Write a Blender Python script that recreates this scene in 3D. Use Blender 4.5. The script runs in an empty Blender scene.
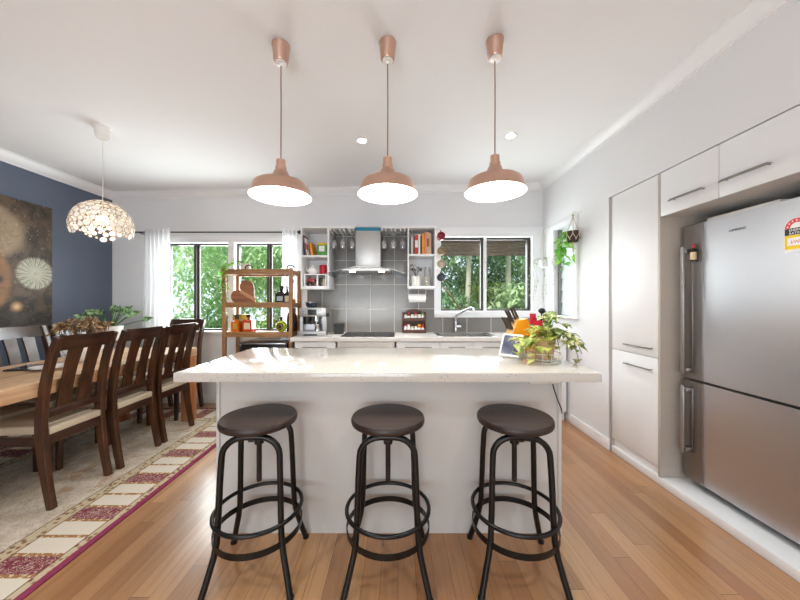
import bpy, bmesh, math, random
from mathutils import Vector, Matrix
random.seed(7)
PI = math.pi
SC = bpy.context.scene
COL = SC.collection
V = Vector

# ------------------------------------------------------------------ camera, world, lights, exposure
H = 1.28                      # camera height
XR, XL, D = 1.83, -3.62, 3.94  # right wall, left wall, far wall
YB = -3.2                     # wall behind the camera
F = 311.0
cam = bpy.data.cameras.new('camera')
cam.sensor_width = 36.0
cam.lens = F / 800.0 * 36.0
cam.shift_x = 2 / 800.0
cam.shift_y = 2 / 800.0
cam.clip_start = 0.05
cam_o = bpy.data.objects.new('camera', cam)
COL.objects.link(cam_o)
cam_o.location = (0, 0, H)
cam_o.rotation_euler = (PI / 2, 0, 0)
SC.camera = cam_o

world = bpy.data.worlds.new('sky')
SC.world = world
world.use_nodes = True
bgn = world.node_tree.nodes['Background']
bgn.inputs[0].default_value = (0.74, 0.86, 1.0, 1)
bgn.inputs[1].default_value = 1.2

sun = bpy.data.lights.new('sun', 'SUN')
sun.energy = 3.5
sun.angle = math.radians(6)
sun.color = (1.0, 0.95, 0.86)
sun_o = bpy.data.objects.new('sun', sun)
COL.objects.link(sun_o)
sun_o.rotation_euler = (math.radians(38), 0, math.radians(-18))


def area(name, loc, rot, sx, sy, power, col=(1, 1, 1)):
    l = bpy.data.lights.new(name, 'AREA')
    l.shape = 'RECTANGLE'
    l.size, l.size_y = sx, sy
    l.energy = power
    l.color = col
    o = bpy.data.objects.new(name, l)
    COL.objects.link(o)
    o.location = loc
    o.rotation_euler = rot
    return o


# added fill behind the camera, tilted up to the ceiling; daylight at the windows
area('fill_rear', (-0.9, YB + 0.5, 0.95), (PI / 2 + 0.75, 0, 0), 2.6, 1.4, 50, (0.92, 0.97, 1.0))
area('daylight_far_window', (-2.1, 4.12, 1.48), (-PI / 2, 0, 0), 1.6, 1.05, 40, (0.94, 0.975, 1.0))
area('daylight_sink_window', (1.1, 4.12, 1.62), (-PI / 2, 0, 0), 1.1, 0.85, 15, (0.94, 0.975, 1.0))

def letters(body, size, mat, parent, loc, align='LEFT', space=1.0, ext=0.0003):
    tx = bpy.data.curves.new('lettering', 'FONT')
    tx.body, tx.size, tx.extrude, tx.align_x, tx.space_character = body, size, ext, align, space
    tmp = bpy.data.objects.new('lettering_curve', tx)
    COL.objects.link(tmp)
    bpy.context.view_layer.update()
    me = bpy.data.meshes.new_from_object(tmp.evaluated_get(bpy.context.evaluated_depsgraph_get()))
    bpy.data.objects.remove(tmp)
    me.materials.clear()
    me.materials.append(MT[mat])
    o = bpy.data.objects.new('lettering', me)
    COL.objects.link(o)
    o.parent = parent
    o.rotation_euler = (PI / 2, 0, -PI / 2)
    o.location = loc
    return o


SC.view_settings.view_transform = 'Standard'
SC.view_settings.look = 'None'
SC.view_settings.gamma = 1
SC.view_settings.use_curve_mapping = False
SC.view_settings.exposure = 0.88
try:
    SC.cycles.use_denoising = True
    SC.cycles.max_bounces = 12
    SC.cycles.diffuse_bounces = 6
    SC.cycles.transparent_max_bounces = 16
    SC.cycles.sample_clamp_indirect = 6.0
    SC.cycles.caustics_reflective = False
    SC.cycles.caustics_refractive = False
except Exception:
    pass


# ------------------------------------------------------------------ node expression helper
def lin(h):
    h = h.lstrip('#')
    c = [int(h[i:i + 2], 16) / 255.0 for i in (0, 2, 4)]
    return tuple((x / 12.92 if x <= 0.04045 else ((x + 0.055) / 1.055) ** 2.4) for x in c)


class E:
    """a float socket in a node tree, with arithmetic"""
    def __init__(s, nt, sock):
        s.nt, s.k = nt, sock

    def _m(s, op, *a):
        n = s.nt.nodes.new('ShaderNodeMath')
        n.operation = op
        for i, v in enumerate((s,) + a):
            if isinstance(v, E):
                s.nt.links.new(v.k, n.inputs[i])
            else:
                n.inputs[i].default_value = v
        return E(s.nt, n.outputs[0])

    def __add__(s, o): return s._m('ADD', o)
    def __radd__(s, o): return s._m('ADD', o)
    def __sub__(s, o): return s._m('SUBTRACT', o)
    def __rsub__(s, o): return (s * -1.0) + o
    def __mul__(s, o): return s._m('MULTIPLY', o)
    def __rmul__(s, o): return s._m('MULTIPLY', o)
    def __truediv__(s, o): return s._m('DIVIDE', o)
    def lt(s, o): return s._m('LESS_THAN', o)
    def gt(s, o): return s._m('GREATER_THAN', o)
    def floor(s): return s._m('FLOOR')
    def fract(s): return s._m('FRACT')
    def abs(s): return s._m('ABSOLUTE')
    def sqrt(s): return s._m('SQRT')
    def sin(s): return s._m('SINE')
    def min(s, o): return s._m('MINIMUM', o)
    def max(s, o): return s._m('MAXIMUM', o)
    def pow(s, o): return s._m('POWER', o)
    def atan2(s, o): return s._m('ARCTAN2', o)
    def clamp(s): return s.max(0.0).min(1.0)
    def between(s, a, b): return s.gt(a) * s.lt(b)
    def step(s, a, b):
        n = s.nt.nodes.new('ShaderNodeMapRange')
        n.interpolation_type = 'SMOOTHSTEP'
        s.nt.links.new(s.k, n.inputs[0])
        n.inputs[1].default_value, n.inputs[2].default_value = a, b
        return E(s.nt, n.outputs[0])


class NM:
    """a node material under construction"""
    def __init__(s, name, rough=0.5, metal=0.0, spec=0.5):
        s.m = bpy.data.materials.new(name)
        s.m.use_nodes = True
        s.nt = s.m.node_tree
        s.p = s.nt.nodes['Principled BSDF']
        s.p.inputs['Roughness'].default_value = rough
        s.p.inputs['Metallic'].default_value = metal
        s.p.inputs['Specular IOR Level'].default_value = spec
        s._tc = None

    def tc(s):
        if not s._tc:
            s._tc = s.nt.nodes.new('ShaderNodeTexCoord')
        return s._tc.outputs['Object']

    def xyz(s):
        n = s.nt.nodes.new('ShaderNodeSeparateXYZ')
        s.nt.links.new(s.tc(), n.inputs[0])
        return [E(s.nt, o) for o in n.outputs]

    def vec(s, x, y, z):
        n = s.nt.nodes.new('ShaderNodeCombineXYZ')
        for i, v in enumerate((x, y, z)):
            if isinstance(v, E):
                s.nt.links.new(v.k, n.inputs[i])
            else:
                n.inputs[i].default_value = v
        return n.outputs[0]

    def noise(s, scale, detail=3, vec=None, rough=0.5, dist=0.0):
        n = s.nt.nodes.new('ShaderNodeTexNoise')
        n.inputs['Scale'].default_value = scale
        n.inputs['Detail'].default_value = detail
        n.inputs['Roughness'].default_value = rough
        n.inputs['Distortion'].default_value = dist
        s.nt.links.new(vec if vec is not None else s.tc(), n.inputs['Vector'])
        return E(s.nt, n.outputs[0])

    def vor(s, scale, vec=None, feature='F1'):
        n = s.nt.nodes.new('ShaderNodeTexVoronoi')
        n.feature = feature
        n.inputs['Scale'].default_value = scale
        s.nt.links.new(vec if vec is not None else s.tc(), n.inputs['Vector'])
        return E(s.nt, n.outputs['Distance'])

    def white(s, vec):
        n = s.nt.nodes.new('ShaderNodeTexWhiteNoise')
        s.nt.links.new(vec, n.inputs['Vector'])
        return E(s.nt, n.outputs['Value'])

    def stretch(s, a, b, c):
        n = s.nt.nodes.new('ShaderNodeMapping')
        s.nt.links.new(s.tc(), n.inputs[0])
        n.inputs['Scale'].default_value = (a, b, c)
        return n.outputs[0]

    def mix(s, f, a, b):
        n = s.nt.nodes.new('ShaderNodeMix')
        n.data_type = 'RGBA'
        if isinstance(f, E):
            s.nt.links.new(f.k, n.inputs[0])
        else:
            n.inputs[0].default_value = f
        for i, v in ((6, a), (7, b)):
            if isinstance(v, (tuple, list)):
                n.inputs[i].default_value = (*v[:3], 1)
            else:
                s.nt.links.new(v, n.inputs[i])
        return n.outputs[2]

    def color(s, c):
        if isinstance(c, (tuple, list)):
            s.p.inputs['Base Color'].default_value = (*c[:3], 1)
        else:
            s.nt.links.new(c, s.p.inputs['Base Color'])
        return s

    def set(s, k, e):
        if isinstance(e, E):
            s.nt.links.new(e.k, s.p.inputs[k])
        else:
            s.p.inputs[k].default_value = e
        return s

    def bump(s, e, strength=0.3, dist=0.002):
        n = s.nt.nodes.new('ShaderNodeBump')
        n.inputs['Strength'].default_value = strength
        n.inputs['Distance'].default_value = dist
        s.nt.links.new(e.k, n.inputs['Height'])
        s.nt.links.new(n.outputs[0], s.p.inputs['Normal'])
        return s


def plain(name, col, rough=0.5, metal=0.0, var=0.06, scale=14, bump=0.0, spec=0.5):
    if isinstance(col, str):
        col = lin(col)
    m = NM(name, rough, metal, spec)
    f = m.noise(scale, 3)
    m.color(m.mix(f, tuple(c * (1 - var) for c in col), tuple(min(1, c * (1 + var)) for c in col)))
    if bump:
        m.bump(m.noise(scale * 8, 2), bump, 0.002)
    return m.m


def glassy(name, tint=(1, 1, 1), gl=0.08, rough=0.02, opac=0.0, opc=(0.9, 0.9, 0.9)):
    """thin clear sheet: transparent + mirror, no refraction"""
    m = bpy.data.materials.new(name)
    m.use_nodes = True
    nt = m.node_tree
    nt.nodes.remove(nt.nodes['Principled BSDF'])
    out = nt.nodes['Material Output']
    tr = nt.nodes.new('ShaderNodeBsdfTransparent')
    tr.inputs[0].default_value = (*tint, 1)
    gs = nt.nodes.new('ShaderNodeBsdfGlossy')
    gs.inputs['Roughness'].default_value = rough
    lw = nt.nodes.new('ShaderNodeLayerWeight')
    lw.inputs[0].default_value = 0.25
    f = E(nt, lw.outputs['Facing']).pow(2.0) * 0.6 + gl
    mx = nt.nodes.new('ShaderNodeMixShader')
    nt.links.new(f.clamp().k, mx.inputs[0])
    nt.links.new(tr.outputs[0], mx.inputs[1])
    nt.links.new(gs.outputs[0], mx.inputs[2])
    last = mx.outputs[0]
    if opac:
        df = nt.nodes.new('ShaderNodeBsdfDiffuse')
        df.inputs[0].default_value = (*opc, 1)
        tl = nt.nodes.new('ShaderNodeBsdfTranslucent')
        tl.inputs[0].default_value = (*opc, 1)
        m2 = nt.nodes.new('ShaderNodeMixShader')
        m2.inputs[0].default_value = 0.6
        nt.links.new(df.outputs[0], m2.inputs[1])
        nt.links.new(tl.outputs[0], m2.inputs[2])
        m3 = nt.nodes.new('ShaderNodeMixShader')
        m3.inputs[0].default_value = opac
        nt.links.new(last, m3.inputs[1])
        nt.links.new(m2.outputs[0], m3.inputs[2])
        last = m3.outputs[0]
    nt.links.new(last, out.inputs[0])
    return m


def leafmat(name, a, b, scale=20, trans=0.35, rough=0.4):
    """leaf: principled + translucent"""
    a = lin(a) if isinstance(a, str) else a
    b = lin(b) if isinstance(b, str) else b
    m = NM(name, rough)
    f = m.noise(scale, 3).step(0.38, 0.62)
    c = m.mix(f, a, b)
    m.color(c)
    nt = m.nt
    tl = nt.nodes.new('ShaderNodeBsdfTranslucent')
    nt.links.new(c, tl.inputs[0])
    mx = nt.nodes.new('ShaderNodeMixShader')
    mx.inputs[0].default_value = trans
    nt.links.new(m.p.outputs[0], mx.inputs[1])
    nt.links.new(tl.outputs[0], mx.inputs[2])
    nt.links.new(mx.outputs[0], nt.nodes['Material Output'].inputs[0])
    return m.m


def glow(name, col, strength):
    m = NM(name, 0.5)
    m.color(col)
    m.p.inputs['Emission Color'].default_value = (*col, 1)
    m.p.inputs['Emission Strength'].default_value = strength
    return m.m


def woodmat(name, dark, light, axis='z', rough=0.4, grain=1.0, coat=0.0):
    dark = lin(dark) if isinstance(dark, str) else dark
    light = lin(light) if isinstance(light, str) else light
    m = NM(name, rough)
    s = {'x': (1.5, 26, 26), 'y': (26, 1.5, 26), 'z': (26, 26, 1.5)}[axis]
    v = m.stretch(*[q * grain for q in s])
    f = (m.noise(1.6, 5, v, 0.6, 0.6)).step(0.3, 0.72)
    g = m.noise(7.0, 3, v)
    m.color(m.mix(f * 0.75 + g * 0.25, dark, light))
    m.bump(g, 0.12, 0.001)
    if coat:
        m.p.inputs['Coat Weight'].default_value = coat
        m.p.inputs['Coat Roughness'].default_value = 0.15
    return m.m


# ------------------------------------------------------------------ materials
MT = {}
MT['wall'] = plain('wall_paint_white', '#e3e4e6', 0.75, var=0.012, scale=3, bump=0.02)
MT['ceiling'] = plain('ceiling_paint', '#ebecee', 0.8, var=0.012, scale=2)
MT['trim'] = plain('trim_gloss_white', '#ebecee', 0.35, var=0.01)
MT['blue'] = plain('wall_paint_slate_blue', '#586172', 0.6, var=0.05, scale=2.5, bump=0.03)
MT['cab'] = plain('cabinet_laminate_white', '#e8e9ea', 0.4, var=0.01, scale=4)
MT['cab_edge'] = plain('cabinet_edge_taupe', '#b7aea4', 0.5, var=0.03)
MT['island'] = plain('island_panel_shaded_white', '#c6c4c0', 0.38, var=0.01, scale=4)  # shade of the island front put into this greyed white
MT['knife'] = plain('knife_handle', '#3b332c', 0.4, var=0.15)
MT['black'] = plain('black_plastic', '#17181a', 0.4, var=0.1)
MT['dark_frame'] = plain('window_frame_bronze', '#3b3631', 0.45, var=0.06)
MT['chrome'] = plain('chrome', (0.62, 0.63, 0.64), 0.12, 1.0, var=0.02)
MT['nickel'] = plain('brushed_nickel', (0.30, 0.28, 0.255), 0.32, 1.0, var=0.05)
MT['white'] = plain('white_ceramic', '#f0efec', 0.2, var=0.01)
MT['offwhite'] = plain('offwhite_plastic', '#dddad4', 0.4, var=0.02)
MT['copper'] = plain('copper_satin', (0.63, 0.41, 0.315), 0.30, 0.9, var=0.05, scale=5)
MT['copper_cord'] = plain('copper_cord', '#8a6152', 0.6, var=0.1)
MT['lamp_inside'] = plain('lamp_inside_white', '#f6f3ee', 0.5, var=0.01)
MT['bulb'] = glow('bulb_glow', (1.0, 0.92, 0.80), 18.0)
MT['downlight_glow'] = glow('downlight_glow', (1.0, 0.97, 0.92), 30.0)
MT['hood_light'] = glow('hood_light', (1.0, 0.97, 0.92), 25.0)
MT['glass'] = glassy('clear_glass', (0.97, 0.985, 0.98), 0.02)
MT['tumbler'] = glassy('drinking_glass', (0.93, 0.94, 0.94), 0.20, 0.08, 0.22, (0.9, 0.9, 0.9))
MT['hood_glass'] = glassy('hood_glass', (0.62, 0.66, 0.66), 0.10)
MT['frosted'] = glassy('frosted_glass', (0.95, 0.98, 0.96), 0.06, 0.3, 0.75, (0.93, 0.96, 0.94))
MT['sheer'] = glassy('sheer_curtain', (1, 1, 1), 0.0, 0.6, 0.58, (0.95, 0.95, 0.96))
MT['leather_black'] = plain('stool_metal_black', '#141414', 0.33, 0.35, var=0.15, scale=30)
MT['stool_rod'] = plain('stool_screw_rust', '#33271f', 0.5, 0.5, var=0.2, scale=60)
MT['seatwood'] = woodmat('stool_seat_dark_elm', '#170f0c', '#3a2922', 'x', 0.42, 1.0)
MT['chairwood'] = woodmat('chair_walnut', '#1c0f08', '#553018', 'z', 0.3, 0.8, 0.3)
MT['chairwood_x'] = woodmat('chair_walnut_rail', '#1a0e08', '#48291a', 'y', 0.3, 0.8, 0.3)
MT['cushion'] = plain('cushion_beige_weave', '#c2b59e', 0.85, var=0.12, scale=90, bump=0.3)
MT['table'] = woodmat('table_blackbutt', '#ad835c', '#e2c09a', 'y', 0.38, 0.45, 0.15)
MT['tableleg'] = woodmat('table_leg_timber', '#9a5c34', '#cf8f5c', 'z', 0.45, 0.5)
MT['shelfwood'] = woodmat('shelf_acacia', '#80593a', '#b98d60', 'z', 0.5, 0.8)
MT['shelfwood_x'] = woodmat('shelf_acacia_board', '#75502f', '#ad8052', 'x', 0.5, 0.8)
MT['boardwood'] = woodmat('heart_board_wood', '#6f4228', '#a56b45', 'x', 0.5, 0.7)
MT['boardstripe'] = plain('heart_board_stripe', '#c08a62', 0.5)
MT['rackwood'] = woodmat('spice_rack_wood', '#3a2116', '#63392a', 'x', 0.5)
MT['orange_box'] = plain('knife_block_amber', '#f2a81d', 0.4, var=0.04)
MT['peach'] = plain('knife_block_front', '#eeb46f', 0.45, var=0.04)
MT['red'] = plain('glossy_red', '#b3182f', 0.3, var=0.05)
MT['dried'] = leafmat('dried_flowers', '#5e4028', '#c2a47c', 25, 0.15, 0.8)
MT['leaf_dark'] = leafmat('leaf_dark', '#1f5a2a', '#3f7e3a', 12, 0.2)
MT['leaf_agl'] = leafmat('leaf_striped', '#2a5c32', '#a9c592', 30, 0.2)
MT['leaf_var'] = leafmat('leaf_variegated', '#5f8436', '#dfe0a6', 34, 0.3)
MT['leaf_var_y'] = leafmat('leaf_yellow_green', '#8fa53c', '#e3e08a', 22, 0.35)
MT['leaf_bright'] = leafmat('leaf_bright', '#6dba36', '#a0da5c', 10, 0.5)
MT['leaf_pale'] = leafmat('leaf_pale', '#88a66f', '#c9d7ac', 30, 0.4)
MT['succulent'] = leafmat('leaf_burgundy', '#3a2320', '#6b3a2c', 20, 0.1)
MT['stem'] = plain('plant_stem', '#6f7a3a', 0.6)
MT['terracotta'] = plain('beige_pot', '#c6a37e', 0.65, var=0.05)
MT['brownpot'] = plain('brown_pot', '#3b2a20', 0.7, var=0.2, scale=40)
MT['soil'] = plain('soil', '#2c2119', 0.9, var=0.3, scale=80)
MT['twine'] = plain('macrame_twine', '#cfc3ae', 0.9, var=0.1, scale=120)
MT['wire'] = plain('white_wire', '#d9d6c8', 0.45)
MT['amber'] = plain('amber_spirit', '#d2691c', 0.08, var=0.1, spec=0.6)
MT['amber_red'] = plain('red_amber_spirit', '#b8401a', 0.08, var=0.1, spec=0.6)
MT['greenglass'] = plain('yellow_green_bottle', '#b7c72b', 0.1, var=0.1)
MT['darkglass'] = plain('dark_bottle_glass', '#1d1512', 0.1, var=0.1)
MT['brownglass'] = plain('brown_bottle_glass', '#5a2a16', 0.1, var=0.1)
MT['label_cream'] = plain('paper_label_cream', '#d8c5a0', 0.7)
MT['gold'] = plain('gold_card', '#d2b044', 0.35, 0.5)
MT['greytop'] = plain('steel_sheet', (0.55, 0.56, 0.58), 0.3, 1.0, var=0.03)
MT['yellow_lid'] = plain('yellow_lid', '#e8c31f', 0.4)
MT['tin_green'] = plain('green_tin', '#4e9a2c', 0.4, var=0.1)
MT['paper'] = plain('white_paper', '#f1f0ee', 0.85, var=0.02)
MT['blue_film'] = plain('blue_film', '#1788a8', 0.3)
MT['navy'] = plain('navy_glaze', '#1d2a3d', 0.3)
MT['tan'] = plain('tan_glaze', '#c3ab86', 0.4)
MT['cream'] = plain('cream_glaze', '#d9cdb8', 0.4)
MT['screen'] = plain('screen_glass', '#2b3350', 0.15, var=0.6, scale=60)
MT['slatwood'] = plain('blind_brown', '#5d4c3e', 0.7, var=0.2, scale=20)
MT['bark'] = plain('bark_pale', '#b3ab98', 0.85, var=0.25, scale=9, bump=0.4)
MT['bark_dark'] = plain('bark_dark', '#574a3c', 0.9, var=0.3, scale=9, bump=0.4)
MT['tree_bright'] = leafmat('tree_leaf_bright', '#8fb274', '#c4dcaa', 1.5, 0.5)
MT['tree_mid'] = leafmat('tree_leaf_mid', '#6b8c5a', '#a0bd88', 1.5, 0.45)
MT['tree_dark'] = leafmat('tree_leaf_dark', '#4a6f45', '#7c9f6c', 1.5, 0.4)
MT['palm'] = leafmat('palm_leaf', '#64934f', '#a9cc80', 2.0, 0.3)
MT['lawn'] = plain('lawn', '#5f8a3f', 0.9, var=0.3, scale=4)


def m_floor():
    m = NM('floor_boards_blackbutt', 0.3)
    m.p.inputs['Coat Weight'].default_value = 0.5
    m.p.inputs['Coat Roughness'].default_value = 0.16
    x, y, z = m.xyz()
    W = 0.083
    row = (x / W).floor()
    off = m.white(m.vec(row, 3.3, 0.0)) * 7.0
    seg = (y / 2.3 + off).floor()
    rnd = m.white(m.vec(row, seg, 1.7))
    rnd2 = m.white(m.vec(row, seg, 9.1))
    g = m.noise(1.2, 5, m.vec(x * 34.0 + rnd * 40.0, y * 1.7, 0.0), 0.6, 0.8)
    g2 = m.noise(3.0, 3, m.vec(x * 60.0, y * 4.0, rnd * 9.0))
    c = m.mix(rnd, lin('#93643f'), lin('#c59668'))
    c = m.mix(rnd2.gt(0.72) * 0.5, c, lin('#8a5433'))
    c = m.mix((g.step(0.42, 0.75)) * 0.45, c, lin('#7d4d2d'))
    c = m.mix(g2 * 0.25, c, lin('#d3a878'))
    fx = (x / W).fract()
    gap = fx.lt(0.022).max((y / 2.3 + off).fract().lt(0.0012))
    c = m.mix(gap * 0.75, c, lin('#3a2415'))
    m.color(c)
    m.set('Roughness', m.noise(6, 3) * 0.16 + 0.24)
    m.bump((1.0 - gap) + g2 * 0.12, 0.25, 0.0015)
    return m.m


def m_tiles():
    m = NM('splashback_tile_grey', 0.22)
    x, y, z = m.xyz()
    T = 0.305
    fx = ((x + 0.654) / T).fract()
    fz = ((z - 0.889) / T).fract()
    gr = fx.lt(0.011).max(fx.gt(0.989)).max(fz.lt(0.011)).max(fz.gt(0.989))
    rnd = m.white(m.vec(((x + 0.654) / T).floor(), 0.0, ((z - 0.889) / T).floor()))
    n = m.noise(9, 5, None, 0.7)
    c = m.mix(n * 0.6 + rnd * 0.4, lin('#726f6b'), lin('#878481'))
    c = m.mix(gr, c, lin('#d0cdc8'))
    m.color(c)
    m.set('Roughness', gr * 0.5 + 0.2)
    m.bump(1.0 - gr, 0.3, 0.001)
    return m.m


def m_quartz(name, base, rough):
    m = NM(name, rough)
    b = lin(base)
    v = m.vor(105)
    n = m.noise(70, 2)
    n2 = m.noise(5, 3)
    sp = v.lt(0.22) * n.gt(0.56)
    c = m.mix(n2, tuple(q * 0.95 for q in b), tuple(min(1, q * 1.04) for q in b))
    c = m.mix(sp * 0.85, c, lin('#575049'))
    v2 = m.vor(230)
    c = m.mix(v2.lt(0.2) * n.lt(0.45) * 0.5, c, (0.95, 0.94, 0.92))
    return m.color(c).m


def m_steel(name, col=(0.62, 0.62, 0.645), rough=0.34, axis=2):
    m = NM(name, rough, 1.0)
    s = [3, 3, 3]
    for i in range(3):
        if i != axis:
            s[i] = 3
    s[axis] = 90
    f = m.noise(2.0, 4, m.stretch(*s), 0.6)
    m.color(m.mix(f, tuple(c * 0.985 for c in col), tuple(c * 1.015 for c in col)))
    m.set('Roughness', f * 0.03 + rough)
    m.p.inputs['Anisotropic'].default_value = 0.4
    return m.m


RUG = (-3.45, -1.61, 0.7, 3.74)


def m_rug():
    m = NM('rug_persian', 0.95, spec=0.1)
    x, y, z = m.xyz()
    ex = (x - RUG[0]).min(RUG[1] - x)
    ey = (y - RUG[2]).min(RUG[3] - y)
    side = ex.lt(ey)
    e = ex.min(ey)
    along = side * y + (1.0 - side) * x
    n = m.noise(9, 4, None, 0.6)
    fine = m.noise(60, 3, None, 0.6)
    med = m.noise(16, 4, None, 0.6, 1.4)
    # field: beige ground with scrolling stems
    scr = (med * 22.0 + n * 9.0).sin().abs()
    field = m.mix(n.step(0.35, 0.7), lin('#c8bba6'), lin('#e2d9ca'))
    field = m.mix(scr.lt(0.24) * 0.6, field, lin('#74604a'))
    field = m.mix(m.noise(5, 3, None, 0.6, 0.8).gt(0.60) * 0.45, field, lin('#b07f50'))
    # guard strips: little flowers
    vs = m.vor(34)
    guard = m.mix(vs.step(0.25, 0.5), lin('#8f6a49'), lin('#cbbb9d'))
    guard = m.mix(vs.lt(0.2) * 0.8, guard, lin('#5d3140'))
    # block band
    ph = (along / 0.372 + 0.13).fract()
    mar = ph.lt(0.333)
    sub = (ph * 3.0).fract()
    div = sub.lt(0.10).max(sub.gt(0.93))
    curl = (med * 26.0).sin().abs().lt(0.42)
    blk = m.mix(mar, m.mix(fine, lin('#dbd2bf'), lin('#e9e2d4')), m.mix(curl * 0.75, lin('#7a2342'), lin('#d6c4ad')))
    blk = m.mix(div, blk, m.mix(m.vor(50).lt(0.4), lin('#a47649'), lin('#d9c9a8')))
    c = m.mix(e.lt(0.40), field, guard)
    c = m.mix(e.between(0.075, 0.325), c, blk)
    for a in (0.07, 0.325, 0.40):
        c = m.mix(e.between(a, a + 0.009) * 0.8, c, lin('#6b5139'))
    c = m.mix(e.lt(0.036), c, m.mix(fine, lin('#7b1f49'), lin('#96305f')))
    m.color(m.mix(fine * 0.25, c, lin('#8f7a60')))
    m.bump(m.noise(220, 2), 0.5, 0.003)
    return m.m


def m_painting():
    m = NM('painting_canvas', 0.6)
    x, y, z = m.xyz()
    n = m.noise(7, 6, None, 0.65, 0.5)
    n2 = m.noise(26, 5, None, 0.7)
    c = m.mix(n.step(0.35, 0.65), lin('#2c241c'), lin('#5d4a38'))
    c = m.mix(n2.gt(0.62) * 0.5, c, lin('#8d7a60'))
    # lower bluish grey area
    c = m.mix((z.lt(0.30 - 0.10) * 1.0) * n.step(0.3, 0.6) * 0.55, c, lin('#3c4148'))

    def disc(cy, cz, ry, rz):
        return (((y - cy) / ry).pow(2.0) + ((z - cz) / rz).pow(2.0)).sqrt()
    wob = (n2 - 0.5) * 0.25
    # pale fur cap and warm cheek on the left
    d1 = disc(0.63, 0.93, 0.40, 0.30) + wob * 1.2
    c = m.mix((1.0 - d1.step(0.75, 1.0)) * 0.75, c, m.mix(n2, lin('#6e5a44'), lin('#c2ab8c')))
    d2 = disc(0.55, 0.50, 0.35, 0.42) + wob * 0.4
    c = m.mix((1.0 - d2.step(0.85, 1.0)) * 0.9, c, m.mix(n, lin('#5b3720'), lin('#a87a4b')))
    d3 = disc(0.74, 0.50, 0.10, 0.06) + wob * 0.3
    c = m.mix((1.0 - d3.step(0.6, 1.0)) * 0.85, c, lin('#241811'))
    d4 = disc(0.92, 0.25, 0.062, 0.062)
    c = m.mix(1.0 - d4.step(0.7, 1.0), c, m.mix(d4.step(0.0, 0.8), lin('#d9b98c'), lin('#7d5b3c')))
    # pale seed-head disc with radial strokes
    dy, dz = y - 1.07, z - 0.575
    r = (dy * dy + dz * dz).sqrt()
    ang = dz.atan2(dy)
    ray = ((ang * 13.0 + n2 * 7.0).sin() * 0.5 + (ang * 31.0 + n * 14.0).sin() * 0.5).abs()
    mask = 1.0 - (r + (n2 - 0.5) * 0.05).step(0.135, 0.170)
    pale = m.mix(ray * r.step(0.0, 0.13), lin('#c2c0ae'), lin('#6f6a58'))
    c = m.mix(mask * (0.62 + n2 * 0.45).clamp(), c, pale)
    c = m.mix((1.0 - r.step(0.0, 0.03)) * 0.7, c, lin('#9c8f6d'))
    # specks
    sp = m.vor(24).lt(0.10) * z.gt(0.7)
    c = m.mix(sp * 0.7, c, lin('#c9c2ae'))
    m.color(c)
    m.bump(n2, 0.3, 0.003)
    return m.m


MT['floor'] = m_floor()
MT['tiles'] = m_tiles()
MT['quartz'] = m_quartz('quartz_cream', '#c6c1b9', 0.12)
MT['worktop'] = m_quartz('worktop_white', '#e2dfda', 0.15)
MT['steel'] = m_steel('stainless_brushed', axis=2)
MT['steel_h'] = m_steel('stainless_satin', (0.46, 0.455, 0.445), 0.42, 0)
MT['steel_dark'] = m_steel('stainless_dark', (0.30, 0.28, 0.27), 0.32, 2)  # darker grey brushed metal for trim and mounts
MT['rug'] = m_rug()
MT['painting'] = m_painting()


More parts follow.
